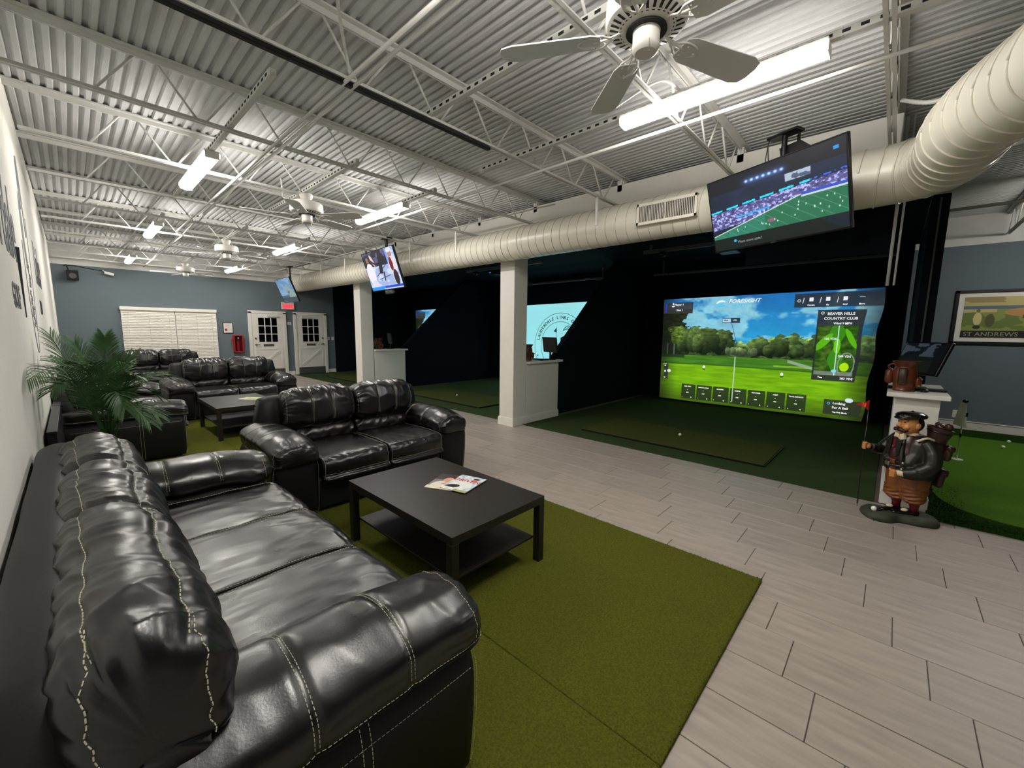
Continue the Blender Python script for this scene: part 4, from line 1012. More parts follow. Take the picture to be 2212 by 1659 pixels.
def impact_screen(yc, label, fn, nx, ny, text=True):
    t = thing('impact_screen', label, 'projection screen', (9.27, yc, 0), -PI / 2, 'golf impact screens')
    W, Hh = 3.72, 2.24
    p = painted('projected_image', W, Hh, nx, ny, fn, E_proj, t, loc=(0, 0, 1.17), wave=screen_wave)
    MB().box(-W / 2, W / 2, .05, .07, .02, 2.24).obj('screen_backing', M_black, t)
    def T(s, size, u, v, m=M_wt, al='CENTER', **k): return lettering(s, size, m, p, (u - .5) * W, -.05, (v - .5) * Hh, align=al, bold=.0015, **k)
    if text:
        T('FORESiGHT', .105, .44, .958, shear=.3, sx=1.05); T('SPORTS', .065, .42, .92, M_ct, shear=.3, space=1.3)
        lx, lz = (.325 - .5) * W, (.94 - .5) * Hh
        for q in (0, PI): MB().tube([(lx + .085 * math.cos(a + q), -.05, lz + .050 * math.sin(a + q) + .012 * math.cos(a)) for a in np.linspace(.3, 2.9, 14)], [.004 + .014 * math.sin(PI * k / 13) for k in range(14)], 6).obj('logo_swoosh', M_ct if q else M_wt, p)
        MB().tube([(lx - .06, -.05, lz - .012), (lx, -.05, lz + .006), (lx + .06, -.05, lz + .018)], .008, 5).obj('logo_swoosh', M_ct, p)
        T('Player 1', .062, .095, .942); T('Shot 1', .055, .10, .89)
        c = MB().ball(((.06 - .5) * W, -.048, (.952 - .5) * Hh), (.018, .002, .022)).ball(((.06 - .5) * W, -.048, (.928 - .5) * Hh), (.032, .002, .016)); c.obj('player_icon', M_wt, p)
        T('BEAVER HILLS', .062, .855, .832); T('COUNTRY CLUB', .062, .855, .795); T('Wind 9 MPH', .048, .865, .757)
        T('135 YDS', .05, .825, .635); T('248 YDS', .05, .885, .50); T('Tee', .045, .80, .325); T('383 YDS', .05, .90, .325)
        for s, u in (('Camera', .735), ('Fly', .80), ('Grid', .865), ('More', .925)): T(s, .034, u, .905)
        ic = MB()
        for u in (.735, .80, .865): ic.box((u - .508) * W, (u - .492) * W, -.05, -.048, (.935 - .5) * Hh, (.965 - .5) * Hh)
        for u in (.70, .768, .834): ic.prism([((u - .5) * W, (.92 - .5) * Hh), ((u - .498) * W, (.92 - .5) * Hh), ((u - .494) * W, (.965 - .5) * Hh), ((u - .496) * W, (.965 - .5) * Hh)], 'y', -.05, -.034)
        ic.box((.915 - .5) * W, (.935 - .5) * W, -.05, -.048, (.955 - .5) * Hh, (.958 - .5) * Hh); ic.obj('menu_icons', M_wt, p, kind='stuff')
        MB().tube([((.685 - .5) * W + .022 * math.cos(a), -.035, (.942 - .5) * Hh + .022 * math.sin(a)) for a in np.linspace(0, 2 * PI, 18)], .004, 4).tube([((.785 - .5) * W + .02 * math.cos(a), -.035, (.84 - .5) * Hh + .02 * math.sin(a)) for a in np.linspace(0, 2 * PI, 18)], .004, 4).obj('round_icons', M_wt, p, kind='stuff')
        for k, s in enumerate(('BALL SPEED', 'LAUNCH ANGLE', 'BACKSPIN', 'SIDESPIN', 'SIDE ANGLE', 'CARRY', 'TOTAL DISTANCE')):
            u = .135 + k * .0895 + .041; T(s, .028, u, .145); T('-', .05, u, .115); T(('MPH', 'DEG', 'RPM', 'RPM', 'DEG', 'YDS', 'YDS')[k], .026, u, .085); T('L', .022, u - .03, .04); T('00', .022, u + .022, .04)
        T('Looking', .055, .885, .125); T('For A Ball', .055, .89, .09); T('Tee Only Mode', .032, .89, .053)
        MB().tube([((.845 - .5) * W + .02 * math.cos(a), -.035, (.12 - .5) * Hh + .02 * math.sin(a)) for a in np.linspace(0, 2 * PI, 16)], .004, 4).obj('search_icon', M_ct, p)
        T('288yds', .03, .358, .788, mat('blue_lettering', '205878', .5, emit='205878', estr=.6)); T('-17.0', .032, .402, .788)
        ar = MB()
        for v in (.335, .22): ar.prism([((.032 - .506) * W, (v - .5) * Hh), ((.032 - .494) * W, (v - .5) * Hh), ((.032 - .5) * W, (v - .5) * Hh + (.02 if v > .3 else -.02))], 'y', -.05, -.034)
        ar.box((.022 - .5) * W, (.042 - .5) * W, -.05, -.048, (.352 - .5) * Hh, (.355 - .5) * Hh).ball(((.032 - .5) * W, -.035, (.28 - .5) * Hh), (.018, .002, .025)); ar.obj('side_menu_icons', M_wt, p, kind='stuff')
    return t, p
impact_screen(2.05, 'big lit screen of the bay by the statue, showing a golf hole', course, 560, 330)
def corner_course(U, V):
    return course(U, V)
impact_screen(11.95, 'lit screen of which only a blue corner shows past the curtain', course, 200, 120, False)
s2, p2 = impact_screen(6.80, 'pale cyan lit screen of the middle bay with a round golf club emblem', logo_bg, 60, 40, False)
em = MB(); CZ = -.02
def ringc(r, w): em.tube([(r * math.cos(a), -.03, CZ + r * math.sin(a)) for a in np.linspace(0, 2 * PI, 72)], w, 4)
ringc(.90, .006); ringc(.665, .006)
body = 'LAUDERDALE LINKS GOLF CLUB'; stepa = math.radians(6.35)
for i, ch in enumerate(body):
    if ch == ' ': continue
    a = math.radians(167) - i * stepa; o = lettering(ch, .122, M_dt, p2, .78 * math.cos(a), -.032, CZ + .78 * math.sin(a), (PI / 2, -(a - PI / 2) * -1 * -1, 0), bold=.003)
    o.rotation_euler = (Matrix.Rotation(-(a - PI / 2), 4, 'Y') @ Matrix.Rotation(PI / 2, 4, 'X')).to_euler()
em.ball((-.78, -.03, CZ - .30), (.022, .003, .022), 12, 8)
# alligator drawn in lines: curled tail, scaled body
tl = spline([(.10, .42, 0), (.16, .50, 0), (.27, .55, 0), (.38, .50, 0), (.45, .36, 0), (.43, .18, 0), (.34, .0, 0), (.22, -.18, 0), (.10, -.34, 0)], 6); tl2 = spline([(.10, .42, 0), (.18, .45, 0), (.27, .46, 0), (.33, .40, 0), (.33, .28, 0), (.27, .14, 0), (.14, .04, 0), (.0, -.1, 0), (-.1, -.3, 0)], 6)
em.tube([(p[0], -.03, CZ + p[1]) for p in tl], .008, 4).tube([(p[0], -.03, CZ + p[1]) for p in tl2], .008, 4)
for i in range(0, min(len(tl), len(tl2)), 2): em.tube([(tl[i][0], -.03, CZ + tl[i][1]), (tl2[i][0], -.03, CZ + tl2[i][1])], .005, 4)
for i in range(12): em.tube([(-.1 + .04 * i, -.03, CZ - .05 - .03 * (i % 4)), (-.06 + .045 * i, -.03, CZ - .12 - .03 * (i % 3)), (-.1 + .05 * i, -.03, CZ - .22)], .005, 4)
em.tube([(-.12, -.03, CZ - .4), (-.12, -.03, CZ + .52)], .005, 4).prism([(-.12, CZ + .5), (-.12, CZ + .36), (-.22, CZ + .40)], 'y', -.032, -.03)
em.obj('emblem_lines', M_dt, p2)
MB().prism([(.02, CZ + .22), (.12, CZ + .27), (.20, CZ + .22), (.14, CZ + .16), (.08, CZ + .10), (.02, CZ + .05)], 'y', -.033, -.03).obj('emblem_shade', M_grayrail, p2)
# ---- bay equipment
def projector(x, y, label):
    t = thing('projector', label, 'projector', (x, y, 2.86))
    MB().box(-.16, .16, -.14, .14, -.05, .06, .015).obj('projector_body', M_blackp, t)
    MB().cyl((.15, .05, 0), (.19, .05, 0), .035, 16).obj('projector_lens', M_chrome, t, 40)
    MB().cyl((0, 0, .06), (0, 0, .18), .02, 10).obj('ceiling_mount', M_blackp, t)
    MB().box(-.166, -.16, -.02, .02, -.01, .005).obj('status_light', mat('blue_status_light', '3050ff', .5, emit='4060ff', estr=2), t)
projector(7.18, 2.05, 'black projector with a blue light under the bay beside the golfer statue ceiling'); projector(6.8, 6.9, 'black projector under the middle bay ceiling')
for x, a, b, l in ((6.95, .7, 3.35, 'gray rail under the bay beside the golfer statue ceiling'), (6.55, 5.3, 7.6, 'gray rail under the middle bay ceiling')):
    o = tag(MB().box(x - .03, x + .03, a, b, 2.90, 2.96, .005).box(x - .01, x + .01, a + .1, a + .14, 2.96, 3.04).box(x - .01, x + .01, b - .14, b - .1, 2.96, 3.04).obj('equipment_rail', M_grayrail), l, 'rail')
    tag(MB().lathe([(.0, -.05), (.05, -.045), (.065, 0), (.05, .03), (0, .04)], n=20).xform(Matrix.Translation((x - .05, b - .35, 2.86))).obj('tracking_camera', M_blackp, smooth=True), l.replace('gray rail', 'black launch camera'), 'camera')
for x, a, b, l in ((8.3, 4.75, 7.4, 'long gray baffle rail deep in the middle bay'), (8.6, .1, 3.9, 'long gray baffle rail deep in the bay beside the golfer statue')):
    tag(MB().box(x - .02, x + .02, a, b, 2.74, 2.78, .004).box(x - .01, x + .01, a + .2, a + .22, 2.78, 3.04).box(x - .01, x + .01, b - .22, b - .2, 2.78, 3.04).obj('baffle_rail', M_grayrail), l, 'rail')
def hit_mat(x0, x1, y0, y1, label):
    t = thing('hitting_mat', label, 'golf mat', (x0, y0, .0085)); L, Wd = y1 - y0, x1 - x0
    MB().box(0, Wd, 0, L, 0, .018, .002).obj('rubber_base', M_blackp, t); MB().box(.012, Wd - .012, .012, L - .012, .018, .0265, .002).obj('turf_top', M_mat, t)
    return t
hit_mat(5.36, 6.50, .96, 3.48, 'raised green hitting mat in the bay beside the golfer statue'); hit_mat(5.40, 6.6, 5.9, 8.5, 'raised green hitting mat in the middle bay'); hit_mat(5.5, 6.6, 10.8, 13.3, 'raised green hitting mat in the bay next to the white doors')
def gball(x, y, z, label): return tag(MB().ball((0, 0, .0213), .0213, 20, 12).xform(Matrix.Translation((x, y, z))).obj('golf_ball', M_ball, smooth=True), label, 'golf ball', 'golf balls')
gball(6.02, 2.19, .035, 'white golf ball on the hitting mat of the bay beside the golfer statue'); gball(5.98, 7.3, .035, 'white golf ball on the hitting mat of the middle bay')
# ---- monitors, keyboards, ceramic bags on the half walls
def monitor(x, y, yaw, label, fn=None, w=.50, h=.30, z0=1.045, tl=-8):
    t = thing('computer_monitor', label, 'monitor', (x, y, z0), yaw)
    MB().lathe([(0, 0), (.10, 0), (.10, .008), (0, .012)], n=28).obj('stand_base', M_blackp, t, 40)
    MB().box(-.02, .02, -.008, .012, .005, .22, .003).obj('stand_neck', M_blackp, t)
    s = MB().box(-w / 2, w / 2, -.012, .018, 0, h, .006); s.xform(Matrix.Translation((0, -.01, .13)) @ Matrix.Rotation(math.radians(tl), 4, 'X')); s.obj('screen_shell', M_blackp, t)
    if fn: painted('picture', w - .03, h - .03, 60, 40, fn, display_mat('monitor_picture', .12), t, loc=tuple(Vector((0, -.01, .13)) + Matrix.Rotation(math.radians(tl), 3, 'X') @ Vector((0, -.0135, h / 2))), rot=(math.radians(tl), 0, 0))
    return t
def dimcourse(U, V):
    r = base(U, '1c2c3c'); n = fnoise(U, V, 5, 41); r = fill(r, (V > .55) & (n > .45) & (U < .8), '8aa0b4'); r = fill(r, V < .5, '2c4038'); r = fill(r, (V < .55) & (V > .42), '22382e'); r = fill(r, U > .82, '16202c'); return r
monitor(5.62, -.17, math.radians(217), 'tilted black monitor with a dim course picture on the half wall behind the statue', dimcourse, .50, .33, 1.045, -20)
monitor(5.84, 4.50, PI / 2 - .3, 'black monitor seen from behind on the half wall by the nearer column', None, .42, .27)
monitor(5.62, 9.55, PI / 2 - .35, 'black monitor seen from behind on the half wall by the farther column', None, .44, .28)
def keyboard(x, y, rz, label): return tag(MB().box(-.2, .2, -.07, .07, 0, .018, .004).xform(Matrix.Translation((x, y, 1.046)) @ Matrix.Rotation(rz, 4, 'Z')).obj('keyboard', M_blackp), label, 'keyboard')
keyboard(5.36, -.19, PI / 2, 'black keyboard on the half wall behind the statue'); keyboard(5.62, 4.62, PI / 2, 'black keyboard on the half wall by the nearer column')
def mouse(x, y, label): return tag(MB().ball((x, y, 1.058), (.05, .03, .018)).obj('computer_mouse', M_blackp, smooth=True), label, 'mouse')
mouse(5.20, -.24, 'black computer mouse beside the ceramic golf bag'); mouse(5.5, 4.42, 'black computer mouse at the end of the half wall')
def ceramic_bag(x, y, rz, label):
    t = thing('golf_bag_vase', label, 'vase', (x, y, 1.045), rz, 'brown ceramic golf bag vases')
    MB().lathe([(0, 0), (.072, 0), (.078, .012), (.070, .03), (.075, .05), (.085, .14), (.080, .20), (.068, .225), (.078, .245), (.098, .275), (.088, .275), (.066, .24), (.06, .1), (0, .08)], n=32).obj('vase_body', M_bagbrown, t, 50)
    MB().box(-.032, .032, -.100, -.070, .06, .215, .015).obj('front_pocket', mat('dark_olive_glaze', '3c2c1c', .35) if 'dark_olive_glaze' not in MATS else MATS['dark_olive_glaze'], t, 50)
    MB().box(-.135, -.075, -.035, .035, .06, .20, .02).box(.07, .115, -.035, .035, .04, .14, .018).objs('side_pocket', M_bagbrown, t, 50)
    MB().tube(spline([(-.10, 0, .19), (-.12, 0, .22), (-.09, 0, .245), (-.07, 0, .23)], 6), .008, 6).obj('handle', M_bagbrown, t, True)
    MB().ball((.118, -.02, .12), .008, 8, 6).ball((.105, -.04, .06), .008, 8, 6).objs('buckle', M_chrome, t, True)
    return t
ceramic_bag(5.17, -.10, -1.75, 'brown ceramic golf bag vase on the half wall behind the statue')
ceramic_bag(5.33, 4.60, -.9, 'brown ceramic golf bag vase by the nearer column'); ceramic_bag(5.33, 9.62, -.9, 'brown ceramic golf bag vase by the farther column')
# ================================================================== PUTTING GREEN
pg = thing('putting_green', 'bright green artificial putting green with a darker fringe beside the statue', 'putting green', (0, 0, 0))
MB().prism([(4.84, -.345), (9.90, -.345), (9.90, YB + .1), (4.84, YB + .1)], 'z', -.004, .028).obj('fringe', M_fringe, pg)
inner = [(p.x, p.y) for p in spline([(5.75, -.40, 0), (5.42, -.46, 0), (5.2, -.6, 0), (5.08, -.85, 0), (5.08, -1.2, 0), (5.2, -2.2, 0), (5.1, -4.5, 0)], 6)] + [(9.1, -4.5), (9.15, -1.5), (9.17, -.5), (8.9, -.42)]
MB().prism(inner, 'z', .02, .034).obj('putting_surface', M_green, pg)
tf = MB()
for i in range(5200):
    if i % 4: x, y = 4.84 + abs(random.gauss(0, .12)), random.uniform(-2.2, -.35)
    else: x, y = random.uniform(5.0, 6.0), random.uniform(-.6, -.35)
    if x > 5.06 and y < -.62: x = 4.84 + .2 * random.random()
    a = random.uniform(0, PI); dx, dy = .004 * math.cos(a), .004 * math.sin(a); h = random.uniform(.006, .018); lx, ly = random.uniform(-.012, .012), random.uniform(-.012, .012)
    tf.add([(x - dx, y - dy, .026), (x + dx, y + dy, .026), (x + lx, y + ly, .026 + h)], [(0, 1, 2)])
tf.obj('fringe_blades', M_fringe, pg, kind='stuff', fixn=False)
gball(8.55, -1.225, .034, 'white golf ball on the putting green, nearer the flag'); gball(9.05, -1.34, .034, 'white golf ball on the putting green, nearer the wall'); gball(9.0, -1.52, .034, 'white golf ball on the putting green, by itself near the wall')
fl = thing('putting_flag', 'small putting flagstick with a white flag standing in the green', 'flag', (7.36, -.705, .0345))
MB().cyl((0, 0, 0), (0, 0, .72), .008, 10).obj('pole', M_white, fl, True)
MB().cyl((0, 0, .28), (0, 0, .33), .0095, 10).obj('pole_band', M_blackp, fl, True)
MB().lathe([(0, 0), (.055, 0), (.058, .003), (.05, .006), (0, .006)], n=28).obj('hole_cup', M_trim, fl)
MB().ball((0, 0, .73), (.028, .028, .022)).obj('finial', M_blackp, fl, True)
f = MB(); vs = []
for i in range(9):
    for k in range(7):
        a, b = i / 8, k / 6; vs.append((-.035 - .04 * a + .15 * b * (.30 + .70 * a), .025 * math.sin(b * 5 + a * 3) * b, .71 - .27 * a - .05 * b * a))
f.add([(v[0] - .012, v[1], v[2]) for v in vs], [(i * 7 + k, i * 7 + k + 1, (i + 1) * 7 + k + 1, (i + 1) * 7 + k) for i in range(8) for k in range(6)])
fo = f.obj('flag_cloth', M_trim, fl, True); fo.rotation_euler = (0, 0, -1.2)
MB().box(-.01, .035, -.012, -.008, .54, .59).obj('flag_print', M_text_dark, fl).rotation_euler = (0, 0, -1.2)
# ================================================================== WALL ITEMS
def poster_art(U, V):
    n = fnoise(U, V, 6, 51); r = base(U, '8b9a4c'); r = fill(r, V > .78, 'c3b878'); r = fill(r, (V > .86) & (n > .5), '9c8e58'); r = fill(r, (V > .70) & (V < .78) & (U < .7), '5c6f86'); r = fill(r, (V > .62) & (V < .70) & (U < .35), 'cdbd86')
    r = fill(r, (V < .62) & (n > .5), '6c7f3c'); r = fill(r, sblob(U, V, .75, .62, .32, .12), 'c7955a'); r = fill(r, sblob(U, V, .16, .46, .045, .16), 'd9cf88'); r = fill(r, sblob(U, V, .16, .66, .022, .04), '7c6a44'); r = fill(r, sblob(U, V, .16, .26, .04, .05), '3a3428'); r = fill(r, sblob(U, V, .29, .42, .05, .16), '57583c'); r = fill(r, sblob(U, V, .62, .52, .012, .05), '4c4c34'); r = fill(r, sblob(U, V, .8, .5, .012, .05), 'e0d8b0'); r = fill(r, V < .17, '1b1b1c'); return r
po = thing('framed_poster', 'black framed golf poster lettered ST ANDREWS on the blue-gray wall', 'poster', (XR, -1.28, 1.85), -PI / 2)
W, Hh = 1.24, .86
MB().box(-W / 2, W / 2, -.035, 0, Hh / 2 - .045, Hh / 2, .004).box(-W / 2, W / 2, -.035, 0, -Hh / 2, -Hh / 2 + .045, .004).box(-W / 2, -W / 2 + .045, -.035, 0, -Hh / 2, Hh / 2, .004).box(W / 2 - .045, W / 2, -.035, 0, -Hh / 2, Hh / 2, .004).obj('picture_frame', M_blackp, po)
MB().box(-W / 2 + .04, W / 2 - .04, -.015, -.002, -Hh / 2 + .04, Hh / 2 - .04).obj('mat_board', M_trim, po)
painted('print', W - .22, Hh - .22, 200, 140, poster_art, paint_mat('poster_print', .4), po, y=-.018)
lettering('ST ANDREWS', .092, mat('cream_lettering', 'a8a68c', .6), po, -W / 2 + .14, -.020, -.268, align='LEFT', sx=1.02)
tag(MB().box(XR - .008, XR, -.94, -.82, .20, .33, .003).obj('wall_outlet', M_trim), 'white wall outlet plate behind the putting flag', 'outlet')
# far wall
YW = YF
o = thing('exit_sign', 'lit red exit sign above the doors, half hidden by the TV', 'exit sign', (4.89, YW - .03, 2.26))
MB().box(-.19, .19, -.03, .03, -.11, .12, .008).obj('sign_housing', M_trim, o); lettering('EXIT', .15, mat('red_exit_glow', 'ff3040', .5, emit='ff2a3c', estr=1.6), o, 0, -.032, -.02, bold=.006)
MB().box(-.15, .15, -.031, -.029, -.075, .06).obj('sign_face', mat('pink_exit_face', 'ff8088', .5, emit='ff4455', estr=.9), o)
def plate(name, x, z, w, h, m, label, cat): return tag(MB().box(x - w / 2, x + w / 2, YW - .01, YW, z - h / 2, z + h / 2, .003).obj(name, m), label, cat)
s = plate('door_plaque', 4.91, 1.70, .12, .09, M_white, 'small gray plaque on the wall between the two doors', 'sign'); lettering('OPEN', .03, M_grayrail, s, 4.91, YW - .011, 1.70)
plate('light_switch', 6.17, 1.20, .075, .12, M_trim, 'white light switch closer to the door beside it', 'light switch'); plate('light_switch', 6.31, 1.20, .075, .12, M_trim, 'white light switch closer to the black bay', 'light switch')
o = thing('framed_notice', 'small black framed notice with a red mark between window and door', 'framed notice', (3.205, YW, 1.53))
MB().box(-.13, .13, -.02, 0, -.16, .16, .004).obj('notice_frame', M_blackp, o); MB().box(-.11, .11, -.022, -.02, -.14, .14).obj('notice_sheet', M_trim, o); MB().box(-.08, -.02, -.023, -.022, -.09, -.02).obj('red_mark', M_red, o)
nl = MB()
for k in range(5): nl.box(-.07, .07 - .02 * (k % 2), -.023, -.022, .11 - k * .022, .115 - k * .022)
for k in range(3): nl.box(.0, .08, -.023, -.022, -.03 - k * .02, -.026 - k * .02)
nl.obj('notice_lines', mat('pink_print', 'c08c88', .6), o)
o = thing('extinguisher_cabinet', 'open red fire extinguisher case hung beside the door with the handle next to it', 'extinguisher case', (3.42, YW, .80))
MB().box(-.12, .12, -.02, 0, 0, .52, .01).box(-.12, -.095, -.17, -.01, 0, .50, .008).box(.095, .12, -.17, -.01, 0, .50, .008).box(-.12, .12, -.17, -.01, .49, .52, .008).box(-.12, .12, -.17, -.01, 0, .03, .008).obj('case_shell', M_red, o)
MB().box(-.095, .095, -.03, -.02, .03, .49).obj('case_inside', mat('deep_red', '4a0610', .5), o)
MB().cyl((0, -.09, .05), (0, -.09, .34), .06, 16).cyl((0, -.09, .34), (0, -.09, .40), .02, 10).obj('extinguisher', mat('dark_red', '700a14', .35), o, 40)
MB().ball((0, -.13, .43), .022, 12, 8).obj('gauge', M_trim, o, True); MB().prism([(-.12, .46), (-.18, .36), (-.165, .34), (-.12, .40)], 'y', -.12, -.08).prism([(.12, .46), (.17, .36), (.155, .34), (.12, .40)], 'y', -.12, -.08).objs('case_wing', M_red, o)
o = thing('wall_speaker', 'small black loudspeaker on a bracket high on the blue wall', 'speaker', (.14, YW - .12, 2.75))
MB().box(-.10, .10, -.08, .08, -.13, .10, .01).obj('speaker_cabinet', M_blackp, o); MB().tube([(-.05, .02, .08), (-.08, .06, .2), (-.09, .12, .24)], .012, 8).obj('speaker_bracket', M_blackp, o, True); MB().lathe([(0, 0), (.06, 0), (.065, .01), (.02, .02), (0, .02)], (0, -.095, -.03), 20, 'y').obj('speaker_cone', M_grayrail, o)
o = thing('security_camera', 'white security camera high on the blue wall beside the loudspeaker', 'security camera', (.78, YW - .1, 2.84), .4)
MB().cyl((-.10, 0, .02), (.06, -.05, -.02), .035, 14).obj('camera_body', M_trim, o, 40); MB().cyl((.06, -.05, -.02), (.075, -.055, -.023), .028, 14).obj('camera_lens', M_blackp, o, 40); MB().cyl((-.06, 0, 0), (-.08, .1, .08), .012, 8).obj('camera_arm', M_trim, o)
tag(MB().tube(spline([(.0, YW - .02, 2.96), (.2, YW - .02, 2.97), (.45, YW - .02, 2.93), (.75, YW - .02, 2.90)], 8), .006, 6).obj('wall_cable', M_blackp, smooth=True), 'black cable looping between the wall speaker and security camera', 'cable')
# ================================================================== GOLFER STATUE
def remeshed(mb, name, m, parent, vox=.006, smooth=6, label=None):
    o = mb.obj(name, m, parent, True, label=label)
    r = o.modifiers.new('merge', 'REMESH'); r.mode = 'VOXEL'; r.voxel_size = vox; r.use_smooth_shade = True
    if smooth: s = o.modifiers.new('smooth', 'SMOOTH'); s.factor = .6; s.iterations = smooth
    return o
R_skin = mat('painted_skin', 'c98a52', .35, spec=.5, var=.15, vscale=30); R_coat = mat('painted_dark_coat', '1f1d16', .36, spec=.5, var=.3, vscale=25); R_pants = mat('painted_brown_trousers', '7c4821', .35, spec=.5, var=.3, vscale=18)
R_vest = mat('painted_brown_waistcoat', '3a1c1c', .3, spec=.5, var=.3, vscale=24)
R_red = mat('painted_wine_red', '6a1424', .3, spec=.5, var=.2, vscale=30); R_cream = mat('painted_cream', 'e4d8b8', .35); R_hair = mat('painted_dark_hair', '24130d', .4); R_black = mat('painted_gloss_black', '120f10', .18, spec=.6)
R_bag = mat('painted_dark_leather_bag', '38231c', .32, spec=.55, var=.4, vscale=22); R_ground = mat('painted_mossy_ground', '39402f', .75, var=.35, vscale=14, bump=.6, bscale=60, bdist=.004)
st = thing('golfer_statue', 'painted resin statue of a stout moustached golfer in a flat cap carrying a golf bag', 'statue', (4.70, -.19, 0), math.radians(220))
st.scale = (.97, .97, 1.035)
# local: faces -y, +x is his left hand... base
g = MB(); pts = spline([(-.13, -.26, 0), (.02, -.30, 0), (.11, -.22, 0), (.10, -.10, 0), (.16, .0, 0), (.19, .12, 0), (.10, .21, 0), (-.06, .19, 0), (-.13, .08, 0), (-.11, -.06, 0), (-.19, -.16, 0)], 5, True)
rings = []
for z, s in ((0, .97), (.012, 1.0), (.035, .98), (.055, .88), (.062, .7)): rings.append([(p.x * s, p.y * s, z) for p in pts])
n = len(pts); vs = [q for r_ in rings for q in r_]; vs.append((0, 0, .064)); fs = [(i * n + k, i * n + (k + 1) % n, (i + 1) * n + (k + 1) % n, (i + 1) * n + k) for i in range(4) for k in range(n)] + [(4 * n + k, 4 * n + (k + 1) % n, len(vs) - 1) for k in range(n)] + [tuple(range(n))[::-1]]
g.add(vs, fs); g.obj('ground_base', R_ground, st, True)
MB().lathe([(0, .0), (.04, .0), (.045, .008), (.03, .012), (0, .004)], (-.03, -.20, .056), 20).obj('cup_rim', R_black, st, True)
MB().ball((-.01, -.235, .075), .021, 16, 10).obj('statue_ball', M_ball, st, True)
# shoes, socks
sh = MB(); so = MB(); sp = MB()
for sx, yy, a in ((-.055, -.03, -.25), (.06, .02, .3)):
    for q in range(6):
        t = q / 5; sh.ball((sx + math.sin(a) * (-.13 * t + .02), yy - .13 * t * math.cos(a) + .02, .078 - .010 * t), (.032 - .008 * abs(t - .4), .036, .022 - .005 * t), 14, 8)
    so.loft([(sx, yy + .015, .09, .030, .032), (sx, yy + .015, .12, .028, .030), (sx, yy + .012, .15, .036, .038), (sx, yy + .012, .19, .05, .05)], 16)
    sp.ball((sx + math.sin(a) * -.05, yy - .05 * math.cos(a), .094), (.021, .028, .013), 12, 8)
remeshed(sh, 'shoes', R_black, st, .004, 4); so.objs('sock', R_red, st, True); sp.objs('spat', R_cream, st, True)
# baggy plus-four trousers
tr = MB()
for sx, yy in ((-.055, -.02), (.06, .02)):
    tr.loft([(sx, yy, .155, .045, .05), (sx, yy, .175, .070, .075), (sx, yy, .20, .080, .086), (sx * .95, yy, .225, .076, .082), (sx * .95, yy, .25, .086, .092), (sx * .9, yy, .28, .084, .092), (sx * .85, yy, .33, .092, .10), (sx * .7, yy, .40, .098, .11), (sx * .55, 0, .46, .10, .12)], 20)
    for k in range(5): tr.tube([(sx + .085 * math.cos(a), yy + .09 * math.sin(a), .19 + .022 * k + .012 * math.sin(a * 2 + k)) for a in np.linspace(2.6 + k * .3, 6.2 + k * .2, 10)], .007, 6)
tr.loft([(0, 0, .38, .12, .11), (0, -.01, .44, .145, .13), (0, -.01, .50, .15, .14), (0, -.01, .54, .14, .13)], 24)
remeshed(tr, 'trousers', R_pants, st, .006, 3)
# vest / shirt belly
ve = MB(); ve.ball((0, -.045, .545), (.118, .110, .11), 24, 14); ve.loft([(0, -.03, .58, .105, .11), (0, -.03, .66, .095, .09), (0, -.025, .71, .07, .06)], 20)
remeshed(ve, 'waistcoat', R_vest, st, .006, 3)
MB().prism([(-.03, .60), (.03, .60), (.012, .70), (-.012, .70)], 'y', -.135, -.10).obj('shirt_front', R_cream, st)
MB().lathe([(.05, .69), (.062, .70), (.055, .73), (.045, .73)], (0, -.02, 0), 20).prism([(-.05, .68), (-.01, .665), (-.005, .71), (-.04, .73)], 'y', -.115, -.095).prism([(.05, .68), (.01, .665), (.005, .71), (.04, .73)], 'y', -.115, -.095).obj('collar', R_cream, st, 40)
MB().prism([(-.012, .69), (.012, .69), (.016, .62), (0, .60), (-.016, .62)], 'y', -.146, -.13).obj('necktie', R_red, st)
MB().box(-.022, .022, -.19, -.172, .455, .49, .004).obj('belt_buckle', M_chrome, st); MB().tube([(.135 * math.cos(a), -.02 + .155 * math.sin(a), .465) for a in np.linspace(PI, 2 * PI, 20)], .012, 8).obj('belt', R_black, st, True)
# coat: torso open at the front, both sleeves
co = MB()
for sg in (-1, 1):
    co.loft([(sg * .055, .025, .36, .085, .105), (sg * .058, .0, .42, .095, .14), (sg * .062, -.01, .50, .10, .15), (sg * .062, .012, .58, .098, .115), (sg * .062, .01, .65, .088, .092), (sg * .055, .01, .69, .07, .07), (sg * .03, .01, .715, .045, .05)], 22)
    co.tube([(sg * .03, -.085, .70), (sg * .06, -.13, .62), (sg * .085, -.145, .52), (sg * .11, -.13, .42)], [.012, .018, .018, .014], 8)
co.loft([(0, .035, .40, .10, .09), (0, .035, .60, .11, .09), (0, .03, .70, .07, .06)], 20)
# left arm down to the pocket, right arm out holding the club
co.tube(spline([(.125, 0, .665, ), (.185, .01, .59), (.20, -.01, .50), (.165, -.09, .44), (.12, -.15, .42)], 6), [.050] * 6 + [.055] * 6 + [.052] * 6 + [.042] * 7, 12)
co.tube(spline([(-.125, 0, .665), (-.175, -.03, .60), (-.18, -.09, .545), (-.165, -.17, .55), (-.15, -.215, .565)], 6), [.050] * 6 + [.052] * 6 + [.042] * 6 + [.034] * 7, 12)
remeshed(co, 'coat', R_coat, st, .006, 3)
lp = MB()
for sg in (-1, 1): lp.prism([(sg * .015, .69), (sg * .075, .66), (sg * .06, .56), (sg * .035, .53)], 'y', -.155, -.142)
lp.objs('lapel', R_coat, st)
for z in (.50, .45): MB().ball((.10, -.145, z), .009, 10, 6).obj('coat_button', R_cream, st, True)
